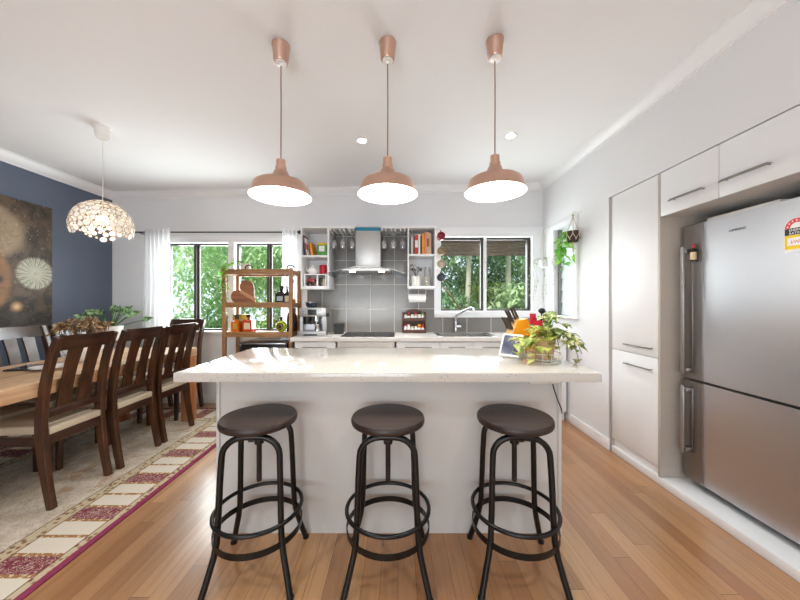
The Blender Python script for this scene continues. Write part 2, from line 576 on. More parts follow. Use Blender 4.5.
# ------------------------------------------------------------------ mesh helpers
class MB:
    def __init__(s):
        s.bm = bmesh.new()
        s.mats = []
        s.mi = 0

    def use(s, mat):
        if mat not in s.mats:
            s.mats.append(mat)
        s.mi = s.mats.index(mat)
        return s

    def _face(s, vs, smooth=False):
        try:
            f = s.bm.faces.new(vs)
        except ValueError:
            return None
        f.material_index = s.mi
        f.smooth = smooth
        return f

    def box(s, x0, x1, y0, y1, z0, z1, bev=0.0, mtx=None):
        vs = [s.bm.verts.new(p) for p in ((x0, y0, z0), (x1, y0, z0), (x1, y1, z0), (x0, y1, z0),
                                          (x0, y0, z1), (x1, y0, z1), (x1, y1, z1), (x0, y1, z1))]
        fs = [s._face([vs[i] for i in q]) for q in ((0, 3, 2, 1), (4, 5, 6, 7), (0, 1, 5, 4), (1, 2, 6, 5), (2, 3, 7, 6), (3, 0, 4, 7))]
        if mtx is not None:
            bmesh.ops.transform(s.bm, matrix=mtx, verts=vs)
        if bev > 0:
            es = list({e for f in fs for e in f.edges})
            r = bmesh.ops.bevel(s.bm, geom=es, offset=bev, segments=2, profile=0.5, affect='EDGES', clamp_overlap=True)
            for f in r['faces']:
                f.material_index = s.mi
                f.smooth = True
        return s

    def bx(s, c, sz, bev=0.0, mtx=None):
        return s.box(c[0] - sz[0] / 2, c[0] + sz[0] / 2, c[1] - sz[1] / 2, c[1] + sz[1] / 2, c[2] - sz[2] / 2, c[2] + sz[2] / 2, bev, mtx)

    def lathe(s, prof, c=(0, 0, 0), n=32, axis='z', ang0=0.0):
        rings = []
        for (r, z) in prof:
            ring = []
            if r < 1e-6:
                ring = [s.bm.verts.new(s._ax(0, 0, z, axis, c))]
            else:
                for k in range(n):
                    a = ang0 + 2 * PI * k / n
                    ring.append(s.bm.verts.new(s._ax(r * math.cos(a), r * math.sin(a), z, axis, c)))
            rings.append(ring)
        for A, B in zip(rings[:-1], rings[1:]):
            for k in range(n):
                k2 = (k + 1) % n
                if len(A) == 1 and len(B) == 1:
                    continue
                if len(A) == 1:
                    s._face([A[0], B[k2], B[k]], True)
                elif len(B) == 1:
                    s._face([A[k], A[k2], B[0]], True)
                else:
                    s._face([A[k], A[k2], B[k2], B[k]], True)
        return s

    def _ax(s, x, y, z, axis, c):
        if axis == 'z':
            p = (x, y, z)
        elif axis == 'x':
            p = (z, x, y)
        else:
            p = (y, z, x)
        return (p[0] + c[0], p[1] + c[1], p[2] + c[2])

    def tube(s, pts, r, n=8, closed=False, caps=True):
        pts = [V(p) for p in pts]
        N = len(pts)
        rr = r if isinstance(r, (list, tuple)) else [r] * N
        if closed:
            tan = [(pts[(i + 1) % N] - pts[i - 1]).normalized() for i in range(N)]
        else:
            tan = [(pts[min(i + 1, N - 1)] - pts[max(i - 1, 0)]).normalized() for i in range(N)]
        up = V((0, 0, 1))
        if abs(tan[0].dot(up)) > 0.9:
            up = V((0, 1, 0))
        u = (up - tan[0] * up.dot(tan[0])).normalized()
        rings = []
        for i in range(N):
            u = (u - tan[i] * u.dot(tan[i]))
            if u.length < 1e-6:
                u = tan[i].orthogonal()
            u.normalize()
            w = tan[i].cross(u)
            rings.append([s.bm.verts.new(pts[i] + (u * math.cos(2 * PI * k / n) + w * math.sin(2 * PI * k / n)) * rr[i]) for k in range(n)])
        M = N if closed else N - 1
        for i in range(M):
            A, B = rings[i], rings[(i + 1) % N]
            for k in range(n):
                k2 = (k + 1) % n
                s._face([A[k], A[k2], B[k2], B[k]], n > 4)
        if caps and not closed:
            s._face(rings[0][::-1])
            s._face(rings[-1])
        return s

    def strip(s, pts, wdir, hw, ht):
        """rectangular bar along pts; wdir = width direction; hw, ht half sizes (ht may be a list)"""
        pts = [V(p) for p in pts]
        wd = V(wdir).normalized()
        N = len(pts)
        rings = []
        for i in range(N):
            t = (pts[min(i + 1, N - 1)] - pts[max(i - 1, 0)]).normalized()
            nrm = t.cross(wd).normalized()
            h = ht[i] if isinstance(ht, (list, tuple)) else ht
            w = hw[i] if isinstance(hw, (list, tuple)) else hw
            b = min(h, w) * 0.25
            q = []
            for sw, sn in ((1, 1), (-1, 1), (-1, -1), (1, -1)):
                a1 = wd * sw * (w - b) + nrm * sn * h
                a2 = wd * sw * w + nrm * sn * (h - b)
                pr = [a1, a2] if sw * sn < 0 else [a2, a1]
                q += pr
            rings.append([s.bm.verts.new(pts[i] + v) for v in q])
        for A, B in zip(rings[:-1], rings[1:]):
            for k in range(8):
                s._face([A[k], A[(k + 1) % 8], B[(k + 1) % 8], B[k]])
        s._face(rings[0][::-1])
        s._face(rings[-1])
        return s

    def prism(s, outline, a, b, axis='z'):
        """extrude a 2D outline from a to b along axis. x: (y,z) y: (x,z) z: (x,y)"""
        def p3(u, v, w):
            return {'x': (w, u, v), 'y': (u, w, v), 'z': (u, v, w)}[axis]
        A = [s.bm.verts.new(p3(u, v, a)) for u, v in outline]
        B = [s.bm.verts.new(p3(u, v, b)) for u, v in outline]
        s._face(A[::-1])
        s._face(B)
        n = len(outline)
        for k in range(n):
            s._face([A[k], A[(k + 1) % n], B[(k + 1) % n], B[k]])
        return s

    def leaf(s, p, d, up, L, W, droop=0.25, fold=0.15):
        p, d, up = V(p), V(d).normalized(), V(up)
        sd = d.cross(up)
        if sd.length < 1e-4:
            sd = d.orthogonal()
        sd.normalize()
        nn = sd.cross(d).normalized()
        T = ((0.0, 0.0), (0.18, 0.72), (0.42, 1.0), (0.72, 0.62), (1.0, 0.0))
        rows = []
        for t, w in T:
            c = p + d * (L * t) - V((0, 0, 1)) * (droop * L * t * t)
            if w == 0:
                rows.append([s.bm.verts.new(c)])
            else:
                e = nn * (fold * W * w)
                rows.append([s.bm.verts.new(c + sd * (W * w / 2) + e), s.bm.verts.new(c), s.bm.verts.new(c - sd * (W * w / 2) + e)])
        for A, B in zip(rows[:-1], rows[1:]):
            if len(A) == 1:
                s._face([A[0], B[0], B[1]], True)
                s._face([A[0], B[1], B[2]], True)
            elif len(B) == 1:
                s._face([A[0], B[0], A[1]], True)
                s._face([A[1], B[0], A[2]], True)
            else:
                s._face([A[0], B[0], B[1], A[1]], True)
                s._face([A[1], B[1], B[2], A[2]], True)
        return s

    def sphere(s, c, r, seg=16, rings=10, sc=(1, 1, 1)):
        prof = [(r * math.sin(PI * k / rings), -r * math.cos(PI * k / rings)) for k in range(rings + 1)]
        n0 = len(s.bm.verts)
        s.bm.verts.ensure_lookup_table()
        s.lathe(prof, (0, 0, 0), seg)
        s.bm.verts.ensure_lookup_table()
        for v in s.bm.verts[n0:]:
            v.co = V((v.co.x * sc[0] + c[0], v.co.y * sc[1] + c[1], v.co.z * sc[2] + c[2]))
        return s

    def done(s, name, mat=None, parent=None, loc=None, rot=None, sharp=32, fix=True):
        me = bpy.data.meshes.new(name)
        if fix:
            bmesh.ops.recalc_face_normals(s.bm, faces=s.bm.faces[:])
        s.bm.to_mesh(me)
        s.bm.free()
        for q in (s.mats if s.mats else [mat]):
            me.materials.append(MT[q] if isinstance(q, str) else q)
        try:
            me.set_sharp_from_angle(angle=math.radians(sharp))
        except Exception:
            pass
        o = bpy.data.objects.new(name, me)
        COL.objects.link(o)
        if parent:
            o.parent = parent
        if loc is not None:
            o.location = loc
        if rot is not None:
            o.rotation_euler = rot
        return o


def tag(o, label, cat, group=None, kind=None):
    o['label'] = label
    o['category'] = cat
    if group:
        o['group'] = group
    if kind:
        o['kind'] = kind
    return o


def thing(name, label, cat, loc=(0, 0, 0), rz=0.0, group=None):
    o = bpy.data.objects.new(name, None)
    o.empty_display_size = 0.05
    COL.objects.link(o)
    o.location = loc
    o.rotation_euler = (0, 0, rz)
    return tag(o, label, cat, group)


def struct(name, mb, mat, parent=None, label=None):
    o = mb.done(name, mat, parent)
    if not parent:
        o['kind'] = 'structure'
    if label:
        o['label'] = label
    return o


def struct_empty(name, loc=(0, 0, 0)):
    o = bpy.data.objects.new(name, None)
    COL.objects.link(o)
    o.location = loc
    o['kind'] = 'structure'
    return o


def dup(root, loc, rz=0.0, label=None, group=None, first=False):
    """copy a thing with its parts and sub-parts"""
    r = root.copy()
    COL.objects.link(r)
    r.location = loc
    r.rotation_euler = (0, 0, rz)
    if label:
        r['label'] = label
    if group:
        r['group'] = group
    for ch in list(root.children):
        c = ch.copy()
        COL.objects.link(c)
        c.parent = r
        for g in ch.children:
            d = g.copy()
            COL.objects.link(d)
            d.parent = c
    return r


def arc(c, r, a0, a1, n, plane='xz'):
    out = []
    for k in range(n + 1):
        a = math.radians(a0 + (a1 - a0) * k / n)
        u, v = r * math.cos(a), r * math.sin(a)
        out.append({'xz': (c[0] + u, c[1], c[2] + v), 'xy': (c[0] + u, c[1] + v, c[2]), 'yz': (c[0], c[1] + u, c[2] + v)}[plane])
    return out


def px(x, y, d):
    """where a point of the photograph lies at depth d"""
    return V(((x - 398) * d / F, d, H - (y - 302) * d / F))


def ceil(x):
    return 2.73 + 0.022 * x

# ================================================================== THE SETTING
YW = D + 0.16     # outer face of the far wall
b = MB().box(XL - 0.2, XR + 0.95, YB - 0.2, YW, -0.12, 0.0)
struct('floor', b, 'floor')
b = MB().prism([(XL - 0.2, ceil(XL - 0.2)), (XR + 0.95, ceil(XR + 0.95)), (XR + 0.95, 3.1), (XL - 0.2, 3.1)], YB - 0.2, YW, 'y')
struct('ceiling', b, 'ceiling')

# far wall with two window openings
WA = (-2.97, -1.285, 0.915, 2.03)
WB = (0.541, 1.694, 1.168, 2.104)
TOP = 2.9
b = MB()
b.box(XL - 0.2, WA[0], D, YW, 0, TOP)
b.box(WA[0], WA[1], D, YW, 0, WA[2]).box(WA[0], WA[1], D, YW, WA[3], TOP)
b.box(WA[1], WB[0], D, YW, 0, TOP)
b.box(WB[0], WB[1], D, YW, 0, WB[2]).box(WB[0], WB[1], D, YW, WB[3], TOP)
b.box(WB[1], XR + 0.95, D, YW, 0, TOP)
struct('wall_far', b, 'wall')
# left wall, slate blue
b = MB().box(XL - 0.2, XL, YB, D, 0, TOP)
struct('wall_left', b, 'blue')
# right wall: window at the far end, recess for tall cabinet and fridge
WC = (3.22, 3.62, 1.13, 2.11)
RY0, RY1, RTOP, RX = 1.14, 2.70, 2.185, 2.62
b = MB()
b.box(XR, XR + 0.14, WC[1], D, 0, TOP)
b.box(XR, XR + 0.14, WC[0], WC[1], 0, WC[2]).box(XR, XR + 0.14, WC[0], WC[1], WC[3], TOP)
b.box(XR, XR + 0.14, RY1, WC[0], 0, TOP)
b.box(XR, XR + 0.14, RY0, RY1, RTOP, TOP)
b.box(XR, XR + 0.14, YB, RY0, 0, TOP)
b.box(RX, RX + 0.12, RY0 - 0.12, RY1 + 0.12, 0, TOP)
b.box(XR + 0.14, RX, RY1, RY1 + 0.12, 0, TOP).box(XR + 0.14, RX, RY0 - 0.12, RY0, 0, TOP)
struct('wall_right', b, 'wall')
# wall behind the camera with wide glazed doors
b = MB()
b.box(XL, -2.25, YB - 0.15, YB, 0, TOP).box(0.45, XR, YB - 0.15, YB, 0, TOP)
b.box(-2.25, 0.45, YB - 0.15, YB, 2.4, TOP)
struct('wall_near', b, 'wall')
dr = struct_empty('door_1', (0, 0, 0))
b = MB()
for k in range(5):
    xx = -2.25 + 2.7 * k / 4
    b.box(xx - 0.04, xx + 0.04, YB - 0.13, YB - 0.03, 0.0, 2.4)
b.box(-2.25, 0.45, YB - 0.13, YB - 0.03, 0, 0.08).box(-2.25, 0.45, YB - 0.13, YB - 0.03, 2.32, 2.4)
b.done('door_frame', 'dark_frame', dr)


def cornice(name, p0, p1, inward):
    prof = [(0, 0.02), (0.085, 0.02), (0.085, -0.006), (0.074, -0.010), (0.066, -0.026), (0.048, -0.048), (0.026, -0.066), (0.014, -0.072), (0.014, -0.082), (0, -0.084)]
    mb = MB()
    R = []
    for p in (p0, p1):
        R.append([mb.bm.verts.new((p[0] + inward[0] * u, p[1] + inward[1] * u, p[2] + v)) for u, v in prof])
    n = len(prof)
    for k in range(n):
        mb._face([R[0][k], R[0][(k + 1) % n], R[1][(k + 1) % n], R[1][k]])
    mb._face(R[0][::-1])
    mb._face(R[1])
    struct(name, mb, 'trim')


cornice('trim_1', (XL, D, ceil(XL)), (XR, D, ceil(XR)), (0, -1))
cornice('trim_2', (XL, YB, ceil(XL)), (XL, D, ceil(XL)), (1, 0))
cornice('trim_3', (XR, YB, ceil(XR)), (XR, D, ceil(XR)), (-1, 0))

struct('baseboard_far', MB().box(XL, -1.16, D - 0.016, D, 0, 0.11, 0.004), 'trim')
struct('baseboard_left', MB().box(XL, XL + 0.016, YB, D - 0.016, 0, 0.11, 0.004), 'trim')
struct('baseboard_right', MB().box(XR - 0.016, XR, RY1 - 0.02, 3.30, 0, 0.095, 0.004), 'trim')

# grey splashback tiling
b = MB()
b.box(-1.147, 0.458, D - 0.010, D, 0.90, 2.16)
b.box(0.458, XR, D - 0.010, D, 0.90, 1.084)
struct('wall_tiles', b, 'tiles')

# ---- window 1: two sliders side by side behind the shelves
w = struct_empty('window_1')
b = MB()
b.box(WA[0] - 0.07, WA[1] + 0.06, D - 0.022, D, WA[3], WA[3] + 0.085, 0.004)
b.box(WA[0] - 0.07, WA[0], D - 0.022, D, WA[2] - 0.03, WA[3])
b.box(WA[1], WA[1] + 0.06, D - 0.022, D, WA[2] - 0.03, WA[3])
b.box(-2.141, -2.065, D - 0.022, YW - 0.03, WA[2], WA[3])
b.done('window_frame', 'trim', w)
b = MB().box(WA[0] - 0.09, WA[1] + 0.03, D - 0.055, YW - 0.03, WA[2] - 0.032, WA[2], 0.006)
b.done('window_sill', 'trim', w)
YG = D + 0.085
for (x0, x1, xm) in ((WA[0], -2.141, px(197.5, 0, YG).x), (-2.065, WA[1], px(270, 0, YG).x)):
    b = MB()
    fr = 0.021
    b.box(x0, x1, YG - 0.03, YG + 0.03, WA[3] - fr, WA[3]).box(x0, x1, YG - 0.03, YG + 0.03, WA[2], WA[2] + fr)
    b.box(x0, x0 + fr, YG - 0.03, YG + 0.03, WA[2] + fr, WA[3] - fr).box(x1 - fr, x1, YG - 0.03, YG + 0.03, WA[2] + fr, WA[3] - fr)
    b.box(xm - 0.026, xm + 0.002, YG - 0.03, YG - 0.002, WA[2] + fr, WA[3] - fr)
    b.box(xm - 0.002, xm + 0.026, YG + 0.002, YG + 0.03, WA[2] + fr, WA[3] - fr)
    b.done('sash', 'dark_frame', w)
    MB().box(x0 + fr, xm - 0.026, YG - 0.018, YG - 0.014, WA[2] + fr, WA[3] - fr).done('pane', 'glass', w)
    MB().box(xm + 0.026, x1 - fr, YG + 0.014, YG + 0.018, WA[2] + fr, WA[3] - fr).done('pane', 'glass', w)

# ---- window 2: slider over the sink
w = struct_empty('window_2')
b = MB()
b.box(0.457, XR, D - 0.024, D, WB[3], 2.222, 0.005)
b.box(0.457, XR, D - 0.024, D, 1.084, WB[2], 0.005)
b.box(0.457, WB[0], D - 0.024, D, WB[2], WB[3])
b.box(WB[1], XR, D - 0.024, D, WB[2], WB[3])
b.done('window_frame', 'trim', w)
YG = D + 0.07
b = MB()
b.box(1.092, 1.130, YG - 0.04, YG + 0.03, WB[2], WB[3])
b.done('mullion', 'trim', w)
b = MB()
b.box(WB[0], 1.092, YG - 0.02, YG + 0.02, WB[3] - 0.03, WB[3]).box(WB[0], 1.092, YG - 0.02, YG + 0.02, WB[2], WB[2] + 0.022)
b.box(1.062, 1.092, YG - 0.02, YG + 0.02, WB[2] + 0.022, WB[3] - 0.03).box(WB[0], WB[0] + 0.02, YG - 0.02, YG + 0.02, WB[2] + 0.022, WB[3] - 0.03)
b.box(1.130, WB[1], YG - 0.02, YG + 0.02, WB[3] - 0.025, WB[3]).box(1.130, WB[1], YG - 0.02, YG + 0.02, WB[2], WB[2] + 0.02)
b.box(WB[1] - 0.040, WB[1], YG - 0.03, YG + 0.03, WB[2] + 0.02, WB[3] - 0.025)
b.done('sash', 'dark_frame', w)
MB().box(WB[0] + 0.02, 1.062, YG - 0.003, YG + 0.003, WB[2] + 0.022, WB[3] - 0.03).done('pane', 'glass', w)
MB().box(1.130, WB[1] - 0.040, YG - 0.003, YG + 0.003, WB[2] + 0.02, WB[3] - 0.025).done('pane', 'glass', w)

# ---- window 3: frosted louvre window in the right wall
w = struct_empty('window_3')
b = MB()
b.box(XR - 0.022, XR, WC[0] - 0.06, WC[1] + 0.07, WC[3], WC[3] + 0.06, 0.004)
b.box(XR - 0.022, XR, WC[0] - 0.06, WC[0], WC[2], WC[3]).box(XR - 0.022, XR, WC[1], WC[1] + 0.07, WC[2], WC[3])
b.done('window_frame', 'trim', w)
MB().box(XR - 0.05, XR + 0.05, WC[0] - 0.075, WC[1] + 0.08, WC[2] - 0.025, WC[2], 0.004).done('window_sill', 'trim', w)
b = MB()
b.box(XR + 0.03, XR + 0.09, WC[1] - 0.035, WC[1], WC[2], WC[3]).box(XR + 0.03, XR + 0.09, WC[0], WC[0] + 0.02, WC[2], WC[3])
for k in range(7):
    zz = WC[2] + 0.07 + k * 0.138
    b.box(XR + 0.028, XR + 0.05, WC[1] - 0.045, WC[1] - 0.02, zz - 0.03, zz + 0.03)
b.done('louvre_channel', 'nickel', w)
for k in range(7):
    z0 = WC[2] + 0.004 + k * 0.139
    b = MB().box(-0.003, 0.003, WC[0] + 0.02, WC[1] - 0.035, 0, 0.148)
    o = b.done('louvre_pane', 'frosted', w, (XR + 0.052, 0, z0), (0, math.radians(6), 0))

# ---- downlights in the ceiling; the last four unseen, added for more light from above
for (qx, qy, lab) in ((-0.322, 2.78, 'round recessed downlight in ceiling between the left and middle copper pendants'),
                      (0.995, 2.75, 'round recessed downlight in ceiling beside the right copper pendant'),
                      (-1.5, 0.1, 'added unseen downlight recessed in ceiling over the near end of the dining table'),
                      (0.85, 0.1, 'added unseen downlight recessed in ceiling just above the near right of the room'),
                      (-1.5, -1.7, 'added unseen downlight recessed in ceiling near the glazed doors, dining side'),
                      (0.85, -1.7, 'added unseen downlight recessed in ceiling near the glazed doors, kitchen side')):
    t = thing('downlight', lab, 'ceiling light', (qx, qy, ceil(qx)), 0, 'recessed downlights')
    MB().lathe([(0.036, -0.002), (0.050, -0.006), (0.054, -0.003), (0.055, 0.004), (0.036, 0.004)], n=28).done('trim_ring', 'trim', t)
    MB().lathe([(0, -0.003), (0.036, -0.003), (0.036, 0.001), (0, 0.001)], n=28).done('lens', 'downlight_glow', t)
    l = bpy.data.lights.new('downlight_beam', 'SPOT')
    l.energy = 27
    l.spot_size = math.radians(110)
    l.spot_blend = 0.8
    l.shadow_soft_size = 0.04
    l.color = (0.97, 0.985, 1.0)
    lo = bpy.data.objects.new('downlight_beam', l)
    COL.objects.link(lo)
    lo.parent = t
    lo.location = (0, 0, -0.03)

# ================================================================== OUTSIDE
struct('ground', MB().box(-16, 16, YW, 24, -0.45, -0.15), 'lawn')


def tree(name, label, cat, loc, height, crown, mat, bark, nleaf, lsize, trunk_r=0.06, group=None, seed=0, squash=1.0, lean=(0, 0), crown_z=None, hollow=0.2, bare=0):
    rnd = random.Random(seed)
    t = thing(name, label, cat, loc, 0, group)
    cz = crown_z if crown_z is not None else height - crown * squash * 0.8
    b = MB()
    topv = V((lean[0], lean[1], cz))
    b.tube([(0, 0, 0), (lean[0] * 0.3 + 0.03, lean[1] * 0.3, cz * 0.35), (lean[0] * 0.7, lean[1] * 0.7, cz * 0.7), topv], [trunk_r, trunk_r * 0.85, trunk_r * 0.7, trunk_r * 0.5], 8)
    limbs = []
    for k in range(9):
        a = rnd.uniform(0, 2 * PI)
        e = topv + V((math.cos(a) * crown * rnd.uniform(.5, .9), math.sin(a) * crown * rnd.uniform(.4, .8), rnd.uniform(-0.5, 0.85) * crown * squash))
        s0 = topv * rnd.uniform(0.6, 1.0)
        b.tube([s0, (s0 + e) / 2 + V((0, 0, 0.12 * crown)), e], [trunk_r * 0.45, trunk_r * 0.3, trunk_r * 0.1], 5)
        limbs.append((s0, e))
    b.done('trunk', bark, t)
    b = MB()
    clumps = []
    for k in range(44):
        while True:
            q = V((rnd.uniform(-1, 1), rnd.uniform(-1, 1), rnd.uniform(-1, 1)))
            if hollow < q.length < 1:
                break
        clumps.append(topv + V((q.x * crown, q.y * crown, q.z * crown * squash)))
    lsize *= 0.62
    for k in range(int(nleaf * 2.6)):
        c = rnd.choice(clumps)
        r = crown * 0.34
        p = c + V((rnd.gauss(0, 1), rnd.gauss(0, 1), rnd.gauss(0, 0.8))) * r * 0.62
        d = V((rnd.uniform(-1, 1), rnd.uniform(-1, 1), rnd.uniform(-0.9, 0.3)))
        L = lsize * rnd.uniform(0.6, 1.3)
        b.leaf(p, d, (rnd.uniform(-.4, .4), rnd.uniform(-.4, .4), 1), L, L * 0.42, 0.2, 0.1)
    b.done('foliage', mat, t, fix=False)
    return t


def palm(label, loc, h, nf, fl, mat, group, seed, tr=0.07, lean=0.0):
    rnd = random.Random(seed)
    t = thing('palm_tree', label, 'palm tree', loc, 0, group)
    MB().tube([(0, 0, 0), (lean * 0.4, 0, h * 0.4), (lean * 0.8, 0, h * 0.75), (lean, 0, h)], [tr, tr * 0.9, tr * 0.85, tr * 0.8], 10).done('trunk', 'bark', t)
    for k in range(nf):
        a = 2 * PI * k / nf + rnd.uniform(-.3, .3)
        el = rnd.uniform(0.2, 1.1)
        pts = []
        for q in range(9):
            u = q / 8
            r = fl * u * math.cos(el) + 0.0
            z = h + fl * (math.sin(el) * u - 0.75 * u * u)
            pts.append(V((lean + math.cos(a) * r, math.sin(a) * r, z)))
        b = MB()
        b.tube(pts, [0.016 * (1 - 0.08 * q) for q in range(9)], 5)
        for q in range(1, 9):
            for s in (-1, 1):
                for u in (0.0, 0.33, 0.66):
                    p0 = pts[q - 1].lerp(pts[q], u)
                    tdir = (pts[q] - pts[q - 1]).normalized()
                    sd = tdir.cross(V((0, 0, 1))).normalized() * s
                    b.leaf(p0, sd + tdir * 0.7 + V((0, 0, -0.15)), (0, 0, 1), fl * 0.30 * (1 - 0.06 * q), 0.026, 0.5, 0.1)
        b.done('frond', mat, t, fix=False)
    return t


# beyond the dining window
tr = [
    ('tree', 'bright feathery tree outside the left pane of the dining window', (-4.1, 7.2, -0.15), 3.4, 1.45, 'tree_bright', 'bark', 2600, 0.20, 11),
    ('tree', 'bright leafy tree outside, seen above the wooden bottle shelf', (-2.1, 7.6, -0.15), 3.5, 1.5, 'tree_bright', 'bark', 2800, 0.20, 12),
    ('tree', 'pale green tree outside behind the right sheer curtain', (-0.6, 8.8, -0.15), 3.2, 1.2, 'tree_mid', 'bark', 1500, 0.20, 13),
    ('bush', 'mid green bush outside low in the left dining window pane', (-3.6, 5.9, -0.15), 1.35, 0.85, 'tree_mid', 'bark_dark', 2000, 0.13, 14),
    ('bush', 'dark green bush outside behind the lower wooden shelf', (-2.2, 6.2, -0.15), 1.4, 0.85, 'tree_mid', 'bark_dark', 2000, 0.13, 15),
    ('tree', 'tall mid green tree standing far behind the dining window trees', (-5.6, 11.0, -0.15), 5.2, 2.3, 'tree_bright', 'bark', 2400, 0.30, 16),
    ('tree', 'broad dark green tree far back outside the dining window', (-2.9, 12.0, -0.15), 4.6, 2.1, 'tree_mid', 'bark', 2400, 0.30, 17),
]
for nm, lab, loc, h, cr, mt, bk, nl, ls, sd in tr:
    if nm == 'bush':
        tree(nm, lab, 'bush', loc, h, cr, mt, bk, nl, ls, 0.035, 'garden plants outside', sd, 0.8, hollow=0.1)
    else:
        tree(nm, lab, 'tree', loc, h, cr, mt, bk, nl, ls, 0.07, 'garden trees outside', sd, 0.95, (random.uniform(-.3, .3), 0))
# beyond the sink window
palm('palm with drooping fronds outside the left pane of the sink window', (1.42, 6.6, -0.15), 2.75, 13, 1.35, 'tree_dark', 'garden palms outside', 21, 0.06, 0.1)
palm('palm with light trunk outside the sink window centre mullion', (1.86, 6.9, -0.15), 3.0, 12, 1.35, 'palm', 'garden palms outside', 22, 0.075, 0.0)
palm('palm with arching fronds outside the right pane of the sink window', (2.62, 7.4, -0.15), 3.1, 12, 1.45, 'palm', 'garden palms outside', 23, 0.07, 0.0)
tr = [
    ('bush', 'blue-green broad leaved bush outside the right sink window pane', (2.45, 6.1, -0.15), 1.7, 0.55, 'leaf_pale', 'bark', 420, 0.26, 31),
    ('bush', 'dark shrub outside low in the left sink window pane', (1.2, 6.6, -0.15), 1.5, 0.75, 'tree_dark', 'bark_dark', 1600, 0.15, 32),
    ('bush', 'yellow flecked shrub outside beside the sink window mullion', (2.25, 7.9, -0.15), 1.9, 0.6, 'leaf_var_y', 'bark_dark', 700, 0.15, 33),
    ('tree', 'dense dark tree far outside the left sink window pane', (2.0, 9.6, -0.15), 3.6, 1.6, 'tree_dark', 'bark', 2600, 0.24, 34),
    ('tree', 'dense green tree far outside the right sink window pane', (4.1, 10.0, -0.15), 3.7, 1.7, 'tree_mid', 'bark', 2600, 0.26, 35),
    ('tree', 'green tree outside the frosted louvre window', (4.4, 6.0, -0.15), 3.2, 1.2, 'tree_mid', 'bark', 1400, 0.2, 36),
]
for nm, lab, loc, h, cr, mt, bk, nl, ls, sd in tr:
    if nm == 'bush':
        tree(nm, lab, 'bush', loc, h, cr, mt, bk, nl, ls, 0.03, 'garden plants outside', sd, 0.9, hollow=0.1)
    else:
        tree(nm, lab, 'tree', loc, h, cr, mt, bk, nl, ls, 0.08, 'garden trees outside', sd, 0.95)
o = MB().tube([(0.62, 5.2, 1.7), (1.05, 5.3, 1.2), (1.30, 5.35, 0.85), (1.5, 5.4, -0.15)], [0.012, 0.016, 0.018, 0.022], 7).done('bare_branch', 'shelfwood')
tag(o, 'bare brown stick leaning outside the left sink window pane', 'branch')

# brown slatted blind hanging outside the sink window
t = thing('slatted_blind', 'brown slatted blind half drawn across the top of the sink window', 'blind', (1.12, YW + 0.06, 2.12))
b = MB()
for k in range(5):
    zz = -0.02 - k * 0.041
    b.box(-0.66, 0.66, -0.008, 0.008, zz - 0.036, zz)
b.done('slat', 'slatwood', t)
MB().box(-0.68, 0.68, -0.06, 0.03, -0.02, 0.05, 0.004).done('head_rail', 'slatwood', t)

# ================================================================== KITCHEN: LARGE PIECES
# ---- island
t = thing('kitchen_island', 'long kitchen island with thick pale stone top and plain white panel front', 'kitchen island', (0, 0, 0))
IX0, IX1, IY0, IY1 = -1.109, 1.006, 1.533, 2.37
IZ = 0.93
MB().box(IX0, IX1, IY0, IY1, IZ - 0.046, IZ, 0.003).done('stone_top', 'quartz', t)
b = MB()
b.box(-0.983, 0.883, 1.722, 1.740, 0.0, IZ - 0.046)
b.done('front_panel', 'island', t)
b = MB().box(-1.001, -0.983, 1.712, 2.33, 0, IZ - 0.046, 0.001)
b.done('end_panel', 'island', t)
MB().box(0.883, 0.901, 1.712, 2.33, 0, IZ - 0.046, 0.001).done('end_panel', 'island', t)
MB().box(-0.983, 0.883, 1.740, 2.31, 0.1, IZ - 0.046).done('carcass', 'cab', t)
for k in range(4):
    x0 = -0.983 + k * 0.4665
    d_ = MB().box(x0 + 0.002, x0 + 0.4645, 2.31, 2.328, 0.105, IZ - 0.05, 0.001).done('door', 'cab', t)
    MB().box(x0 + 0.17, x0 + 0.30, 2.328, 2.345, 0.80, 0.808).done('handle', 'nickel', d_)
MB().box(-0.983, 0.883, 2.20, 2.215, 0, 0.1).done('kickboard', 'cab', t)

# power point under the overhang
t = thing('power_point', 'white double power point under the island overhang by the right stool', 'power outlet', (0.778, 1.722, 0.84))
MB().box(-0.055, 0.055, -0.012, 0, -0.012, 0.042, 0.003).done('faceplate', 'offwhite', t)
MB().box(-0.045, -0.025, -0.016, -0.012, 0.02, 0.028).box(-0.005, 0.015, -0.016, -0.012, 0.02, 0.028).done('switch', 'white', t)
t = thing('charger', 'thin grey cord with white plug hanging below the island top', 'charger', (0.84, 1.71, 0.85))
MB().box(-0.022, 0.035, -0.035, 0.0, -0.012, 0.022, 0.006).done('plug', 'offwhite', t)
MB().tube([(0.0, -0.02, -0.012), (0.012, -0.015, -0.05), (0.03, -0.012, -0.10), (0.055, -0.006, -0.155), (0.066, 0.01, -0.185), (0.07, 0.05, -0.22)], 0.003, 6).done('cable', 'black', t)

